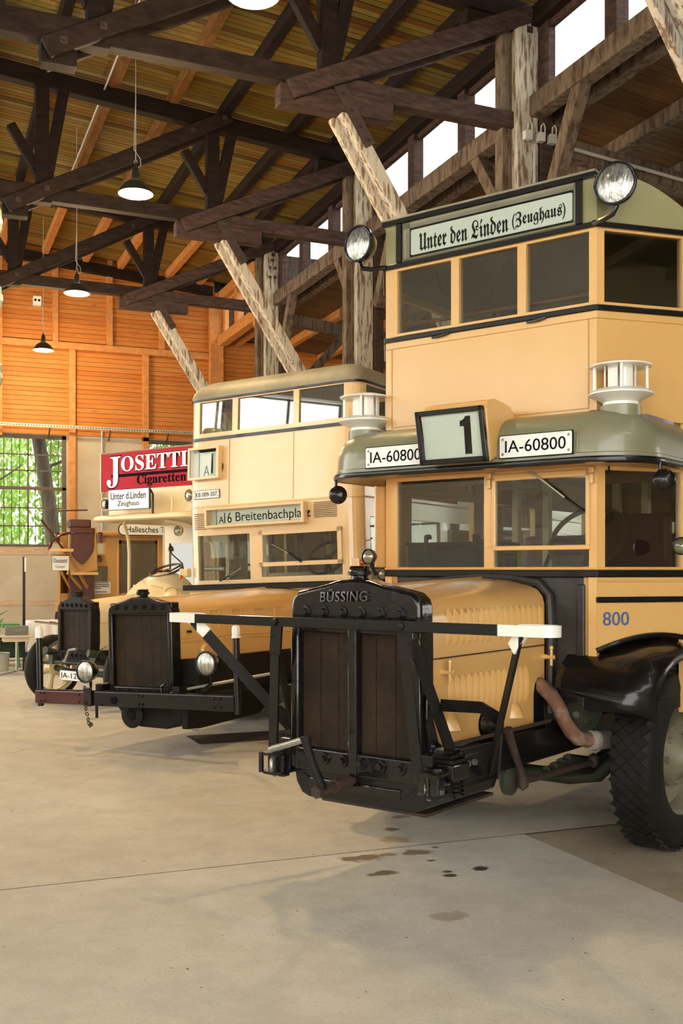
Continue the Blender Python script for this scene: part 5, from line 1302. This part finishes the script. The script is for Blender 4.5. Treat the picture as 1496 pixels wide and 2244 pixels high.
# lamps, boards
headlamp(D, (-.82, 1.18, 2.61), .085, (0, -1, 0), shell='cream', lens='lens_dull', depth=.16)
headlamp(D, (.83, 1.18, 2.66), .085, (0, -1, 0), shell='cream', lens='lens_dull', depth=.16)
headlamp(D, (.20, 1.58, 2.235), .075, (0, -1, 0), shell='cream', lens='lens_dull', depth=.05, name='cab_lamp')
db = MB().box(-.645, .155, 1.085, 1.10, 2.52, 2.785).build('destination_board', 'white_plate', D)
MB().box(-.652, .162, 1.09, 1.105, 2.513, 2.792).build('board_edge', 'ink', db)
lettering('lettering', 'Unter d.Linden', 'ink', db, (-.60, 1.085, 2.655), X3, Z3, .70, .095, .002, offset=.006)
lettering('lettering', 'Zeughaus', 'ink', db, (-.46, 1.085, 2.545), X3, Z3, .43, .090, .002, offset=.004)
MB().tube([(.17, 1.10, 2.76), (.22, 1.10, 2.70), (.22, 1.10, 2.45)], .016, 8).build('board_clamp', 'black', D, smooth=True)
MB().tube([(.16, 1.10, 2.80), (.165, 1.10, 2.52)], .014, 8).build('board_clamp', 'black', D, smooth=True)
MB().tube([(-.72, 1.12, 2.55), (-.68, 1.10, 2.66)], .03, 8).build('board_clamp', 'black', D, smooth=True)
MB().tube([(.47, 1.2, 2.48), (.48, 1.2, 2.58), (.47, 1.2, 2.66)], .014, 8).build('flag_socket', 'cream', D, smooth=True)
jb = MB().box(-1.25, 1.22, 1.46, 1.50, 2.815, 3.345).build('advertising_board', 'red_board', D)
MB().box(-1.26, 1.23, 1.455, 1.505, 3.345, 3.36).build('board_edge', 'drab', jb)
MB().box(-1.265, -1.25, 1.45, 1.51, 2.80, 3.36).build('board_edge', 'cream', jb)
MB().box(-1.03, 1.15, 1.455, 1.46, 3.005, 3.045).build('black_line', 'ink', jb)
lettering('letter_outline', SERIF('J'), 'ink', jb, (-1.135, 1.456, 2.845), X3, Z3, .32, .465, .003)  # black outline painted behind the white letters
lettering('lettering', SERIF('J'), 'white_plate', jb, (-1.12, 1.453, 2.86), X3, Z3, .29, .435, .004)
lettering('letter_outline', SERIF('OSETTI'), 'ink', jb, (-.825, 1.456, 3.065), X3, Z3, 1.34, .235, .003, offset=.012)
lettering('lettering', SERIF('OSETTI'), 'white_plate', jb, (-.815, 1.453, 3.075), X3, Z3, 1.32, .215, .004, offset=.004)
lettering('lettering', SERIF('Cigaretten'), 'ink', jb, (-.495, 1.457, 2.855), X3, Z3, .97, .155, .003, offset=.006)

# ================================================================== OLD OMNIBUS behind (yellow and maroon)
Ofr = HALL @ Matrix.Translation((-3.0, 9.3, 0))
O = empty('horse_omnibus', Ofr, 'old yellow and maroon omnibus with driver seat, half hidden behind the cream bus', 'omnibus')
body = MB()
body.wall((-.55, 1.6), (-1.05, .0), .95, 2.35, t=.04)
body.wall((-1.05, .0), (.95, .0), .95, 2.40, holes=[(.05, .24, 1.28, 1.78), (.51, .90, 1.28, 1.78), (1.13, 1.80, 1.28, 2.24)], t=.04)
body.wall((.95, .0), (1.05, .9), .95, 2.35, t=.04)
body.box(1.03, 1.07, .9, 3.2, .95, 2.35)
body.box(-.55, 1.05, 3.16, 3.2, .95, 2.35)
body.box(-.57, -.53, 1.6, 3.2, .95, 2.35)
body.build('body', 'yolk', O)
MB().box(.08, .75, .015, .02, 1.28, 2.24).build('door_pane', 'glass', O)
MB().box(-.54, -.15, .015, .02, 1.28, 1.78).build('front_pane', 'glass', O)
fm = MB()
for (x0, x1, z0, z1) in ((.06, .10, 1.26, 2.26), (.73, .77, 1.26, 2.26), (.06, .77, 2.20, 2.26)): fm.box(x0, x1, -.02, .0, z0, z1)
fm.build('door_frame', 'brown_wood', O)
MB().box(.78, .80, -.015, .0, 1.2, 2.3).build('door_bead', 'yellow', O); MB().box(.02, .045, -.015, .0, 1.2, 2.3).build('door_bead', 'yellow', O)
MB().box(-.55, 1.0, .1, 3.1, .90, .97).build('saloon_floor', 'maroon', O)
MB().prism([(-.62, 2.33), (-.62, 2.37), (-.4, 2.42), (.2, 2.44), (.7, 2.42), (1.10, 2.37), (1.10, 2.33)], 'y', -.12, 3.3).build('roof', 'yellow', O, bevel=.01)
MB().tube([(-.62, -.13, 2.35), (-.2, -.13, 2.37), (.5, -.13, 2.375), (1.0, -.13, 2.35)], .03, 8).build('roof_rail', 'yolk', O, smooth=True)
so = MB().prism([(x, z) for x, z in rrect(.03, 1.20, 2.36, 2.555, .09)], 'y', -.18, -.15).build('route_board', 'white_plate', O)
MB().prism([(x, z) for x, z in rrect(.017, 1.213, 2.347, 2.568, .10)], 'y', -.168, -.14).build('board_edge', 'ink', so)
lettering('lettering', 'Hallesches Tor', 'ink', so, (.16, -.18, 2.405), X3, Z3, .86, .11, .002, offset=.004)
# driver's apron and footboard
sh = [(-.90, 2.36), (-.91, 2.10), (-.88, 1.98), (-.80, 1.88), (-.70, 1.80), (-.60, 1.90), (-.52, 2.02), (-.49, 2.14), (-.485, 2.36)]
MB().prism(sh, 'y', -.62, -.58).build('apron', 'maroon', O, bevel=.012)
MB().box(-.915, -.48, -.63, -.50, 2.34, 2.46).build('apron_roll', 'maroon', O, bevel=.03)
MB().box(-.90, -.50, -.35, -.05, 2.46, 2.62).build('driver_seat', 'maroon', O, bevel=.03)
MB().prism([(-.95, 1.62), (-.93, 2.40), (-.45, 2.48), (-.42, 1.70)], 'y', -.56, -.50).build('apron_board', 'yolk', O, bevel=.01)
MB().box(-.88, -.44, -.30, .0, 1.0, 1.66).build('boot', 'maroon', O, bevel=.01)
MB().box(-.90, -.42, -.62, .0, 1.62, 1.67).build('foot_plate', 'yellow', O)
MB().beam((-1.30, -.95, 2.05), (-.92, -.95, 2.05), .30, .05).build('step_board', 'yellow', O)
MB().beam((-1.0, -.9, 2.02), (-.45, -.12, 1.22), .04, .05).build('step_stay', 'yolk', O)
MB().beam((-1.2, -.9, 1.85), (-.80, -.12, 1.30), .035, .04).build('step_stay', 'yolk', O)
MB().beam((-.95, -.6, 1.66), (-.50, -.1, 1.2), .035, .04).build('step_stay', 'yolk', O)
cb = MB().box(-1.27, -.985, -1.01, -1.0, 1.70, 1.95).build('stop_board', 'white_plate', O)
MB().box(-1.275, -.98, -1.002, -.99, 1.695, 1.955).build('board_edge', 'ink', cb)
lettering('lettering', 'Chausseestr.', 'ink', cb, (-1.25, -1.01, 1.835), X3, Z3, .245, .075, .002, offset=.004)
lettering('lettering', 'E.Liesenstr.', 'ink', cb, (-1.21, -1.01, 1.745), X3, Z3, .165, .045, .002)
MB().tube([(-1.02, -.98, 1.98), (-.98, -.98, 1.7), (-.93, -.98, 1.05)], .014, 8).build('tie_rod', 'maroon', O)
MB().tube([(-1.42, -.75, 2.58), (-1.10, -.72, 2.15), (-.98, -.7, 2.0)], .02, 8).build('brake_lever', 'maroon', O)
MB().tube([(-1.30, -.78, 2.05), (-1.24, -.78, 2.2), (-1.12, -.75, 2.31), (-.95, -.7, 2.36), (-.85, -.6, 2.36)], .022, 8).build('dash_rail', 'maroon', O, smooth=True)
MB().tube([(-1.05, -.2, 2.78), (-.55, -.2, 2.80)], .014, 6).build('whip', 'maroon', O)
for (x, y) in ((-1.10, -.10), (-.36, -.30)):
    g = MB().box(x - .10, x + .12, y - .12, y + .12, 1.98, 2.20).build('lantern', 'yolk', O, bevel=.006)
    MB().box(x - .09, x + .06, y - .126, y - .118, 2.0, 2.18).build('lantern_glass', 'pot', g)
    MB().lathe([(.055, 0), (.055, .17), (.045, .18), (.05, .19), (.0, .20)], (x + .02, y, 2.20), Z3, 14).build('lantern_chimney', 'maroon', g, smooth=True)
    MB().lathe([(.05, -.12), (.06, -.06), (.03, 0)], (x, y, 1.97), Z3, 12).build('lantern_foot', 'brown_wood', g, smooth=True)
MB().prism([(-1.12, .70), (-1.08, 1.02), (-.75, 1.02), (-.75, .70)], 'y', -.02, .02).build('lower_panel', 'maroon', O)
MB().box(-1.1, 1.0, -.03, .0, .95, 1.12).build('waist_rail', 'yellow', O)
MB().tube([(-.62, -.1, 1.15), (-.70, -.12, 1.05), (-.62, -.14, .98), (-.45, -.14, .99)], .016, 8).build('pull_hook', 'ink', O, smooth=True)
nc = MB().box(-.42, -.10, -.012, -.006, 1.27, 1.49).build('notice', 'white_plate', O)
tl = MB()
for k, w in enumerate((.26, .27, .27, .12, 0, .22)):
    if w: tl.box(-.395, -.395 + w, -.0145, -.012, 1.465 - k * .034, 1.478 - k * .034)
tl.build('print', 'ink', nc, kind='stuff')
for s in (-1, 1):
    for y in (.6, 2.6):
        tyre(O, .25 + s * .62, .25 + s * .72, y, .46, .40, tread=False, spokes=8, disc='maroon')
MB().box(-.36, .86, .5, .6, .44, .95).build('axle_bed', 'maroon', O); MB().box(-.36, .86, 2.55, 2.65, .44, .95).build('axle_bed', 'maroon', O)

# ================================================================== small things by the end wall
def at(s, y, z=0): return HALL @ Matrix.Translation((s, y, z))
# info post
ip = empty('info_post', at(-4.76, 8.05), 'slim black post with a narrow white notice strip', 'post')
MB().box(-.022, .022, -.02, .02, 0, 1.93).build('post', 'black', ip)
MB().box(.005, .035, -.030, -.02, 1.68, 1.92).build('strip', 'white', ip)
MB().cyl((0, 0, 0), (0, 0, .012), .13, n=20).build('foot', 'black', ip)
# planter
p = empty('planter', at(-5.16, 8.20), 'white round plant pot at the left edge of the picture', 'plant pot')
MB().lathe([(.0, 0), (.155, 0), (.165, .01), (.185, .30), (.190, .31), (.180, .31), (.172, .28), (.0, .27)], n=28).build('pot', 'pot', p, smooth=True)
MB().lathe([(.174, .285), (.15, .30), (0, .31)], n=24).build('soil', 'soil', p, smooth=True)
MB().tube([(0, 0, .28), (.02, 0, .5), (-.04, .02, .8), (-.10, .02, 1.0)], [.018, .012, .008, .004], 6).build('stem', 'bark', p, smooth=True)
for k in range(7):
    t = k * 2.4; z = .55 + .07 * k; q = Vector((-.02 - .01 * k, .02, z)); d = Vector((math.cos(t), math.sin(t), .5)).normalized()
    sdv = Vector((-d.y, d.x, 0)).normalized() * .05
    MB().add([q, q + d * .12 + sdv, q + d * .30, q + d * .12 - sdv], [(0, 1, 2, 3)]).build('leaf', 'green_plastic', p)
# display table with a tilted case
dt_ = empty('display_table', at(-4.98, 7.55), 'small pale table carrying a tilted grey display case', 'table')
MB().box(-.28, .30, -.22, .22, .615, .64).build('table_top', 'laminate', dt_, bevel=.006)
MB().box(-.16, .24, -.16, .16, .54, .615).build('drawer_box', 'laminate', dt_, bevel=.004)
MB().cyl((.06, 0, .03), (.06, 0, .55), .022, n=10).build('column', 'steel', dt_, smooth=True)
for q in ((-.22, -.18), (.30, -.18), (-.20, .18), (.30, .18)): MB().beam((.06, 0, .05), (q[0], q[1], .015), .03, .025).build('foot', 'steel', dt_)
dc = empty('display_case', at(-4.98, 7.55, .64), 'grey box with a tilted clear pane on the small table', 'display case')
MB().box(-.12, .24, -.08, .14, 0, .15).build('case', 'case_grey', dc, bevel=.008)
MB().box(.03, .13, -.086, -.08, .06, .10).build('label_holder', 'drab', dc)
MB().beam((-.24, -.10, .004), (-.16, -.10, .20), .012, .16, up=(0, 1, 0)).build('pane', 'glass_clear', dc)
# cloth covered table
tb_ = empty('side_table', at(-4.36, 8.25), 'table hidden under a white cloth beside the old wheel', 'table')
MB().box(-.30, .34, -.35, .35, .80, .835).build('table_top', 'laminate', tb_)
for q in ((-.26, -.31), (.30, -.31), (-.26, .31), (.30, .31)): MB().box(q[0] - .02, q[0] + .02, q[1] - .02, q[1] + .02, 0, .80).build('leg', 'steel', tb_)
def clothfn(u, v):
    t = 2 * math.pi * u; c, s_ = math.cos(t), math.sin(t); k = 1 / max(abs(c), abs(s_))
    if v < .5: f_ = v / .5; return (.02 + .34 * c * k * f_, .37 * s_ * k * f_, .840 + .004 * math.sin(9 * c + 5 * s_))
    f_ = (v - .5) / .5; w = 1 + .10 * f_ * math.sin(13 * t) + .06 * f_
    drop = (.40 + .12 * math.sin(2 * t + .8)) * f_
    return (.02 + .345 * c * k * w, .375 * s_ * k * w, .838 - drop)
cl = MB().grid(clothfn, 96, 16, closed_u=True).build('tablecloth', 'cloth', frame=at(-4.36, 8.25), smooth=True)
tag(cl, 'white cloth with hanging folds over the table by the wheel', 'tablecloth')
# green garden bench and stacked green chairs behind
gb = empty('green_bench', at(-4.95, 9.45), 'dark green bench with a pale rail behind the display table', 'bench')
MB().box(-1.2, .55, -.02, .02, .12, .50).build('back_panel', 'green_paint', gb)
MB().box(-1.2, .55, -.05, .05, .50, .53).build('rail', 'galv', gb); MB().box(-1.2, .55, -.05, .05, .06, .085).build('rail', 'galv', gb)
for x in (-1.15, -.3, .5): MB().box(x - .025, x + .025, -.03, .03, 0, .75).build('leg', 'green_paint', gb)
MB().box(-1.2, .55, -.25, -.02, .42, .45).build('seat_slat', 'green_paint', gb)
for k, (s, y, z, lab) in enumerate(((-5.50, 8.90, .0, 'green plastic stool at the very left edge'), (-4.98, 8.90, .0, 'green plastic stool behind the display table'))):
    g = empty('plastic_stool', at(s, y, z), lab, 'stool', 'green plastic stools')
    MB().prism(rrect(-.22, .22, .70, .77, .03), 'y', -.16, .16).build('seat', 'green_plastic', g, bevel=.01)
    for q in ((-.17, -.12), (.17, -.12), (-.17, .12), (.17, .12)): MB().beam((q[0], q[1], .70), (q[0] * 1.2, q[1] * 1.2, 0), .03, .03).build('leg', 'green_plastic', g)
# hanging glass shades at the left edge
for k, (v, lab) in enumerate(((5.28, 'topmost of the three green-white glass shades at the left edge'), (4.46, 'middle one of the three green-white glass shades at the left edge'), (3.64, 'lowest of the three green-white glass shades at the left edge'))):
    g = empty('glass_shade', frm(-3.80, 11.30, v), lab, 'glass shade', 'glass shades at the left edge')
    MB().lathe([(.0, .30), (.16, .29), (.185, .25), (.19, .12), (.185, .05), (.13, -.02), (.05, -.06), (.0, -.07)], n=28).build('bowl', 'glass_green', g, smooth=True)
    MB().lathe([(.192, .10), (.195, .13), (.192, .16)], n=28).build('ring', 'white', g, smooth=True)
    MB().cyl((0, 0, .28), (0, 0, 1.62 if k == 0 else .73), .02, n=10).build('stem', 'steel', g)
# ------------------------------------------------------------------ the garden beyond the end window
gd = MB().box(-30, 30, YW + .3, YW + 40, -.35, -.05).build('garden_ground', 'gravel', frame=HALL, kind='structure')
def tree(base, top, r, lab, lean):
    g = empty('tree', HALL @ Matrix.Translation(base), lab, 'tree', 'trees outside the window')
    MB().tube([(0, 0, 0), (lean * .3, 0, top * .35), (lean * .75, .1, top * .7), (lean, .1, top)], [r * 1.25, r, r * .85, r * .5], 12).build('trunk', 'bark', g, smooth=True)
    for k in range(4):
        z = top * (.45 + .12 * k); x = lean * z / top; s = -1 if k % 2 else 1
        MB().tube([(x, 0, z), (x + s * .5, .1, z + .25), (x + s * 1.4, .1, z + .9)], [r * .25, r * .18, r * .08], 7).build('branch', 'bark', g, smooth=True)
    return g
T1 = tree((-4.35, 18.5, 0), 8.0, .22, 'grey leaning tree trunk seen low in the left window', -1.9)
T2 = tree((-3.2, 15.0, 0), 9.0, .17, 'tall grey tree trunk seen in the right half of the left window', -1.1)
def foliage(parent, off, m, n, x0, x1, name='foliage'):
    rr = random.Random(off); vs = []; fs = []
    for k in range(n):
        x = rr.uniform(x0, x1); z = rr.uniform(1.2, 6.2); y = rr.uniform(.8, 3.6)
        l = rr.uniform(.10, .24); w = l * .22; t = rr.uniform(-.7, .7)
        d = Vector((math.sin(t), rr.uniform(-.3, .3), -math.cos(t))).normalized(); s_ = Vector((d.z, rr.uniform(-.6, .6), -d.x)).normalized() * w
        p_ = Vector((x, y, z)); i = len(vs)
        vs += [p_, p_ + d * l * .5 + s_, p_ + d * l, p_ + d * l * .5 - s_]; fs.append((i, i + 1, i + 2, i + 3))
    o = MB().add(vs, fs).build(name, m, parent, kind='stuff')
    return o
foliage(T1, 1, 'leaf', 5000, -4.0, .9); foliage(T1, 2, 'leaf_pale', 4500, -4.0, .9); foliage(T2, 3, 'leaf_pale', 5000, -.4, 5.5); foliage(T2, 4, 'leaf', 4000, -.4, 5.5)
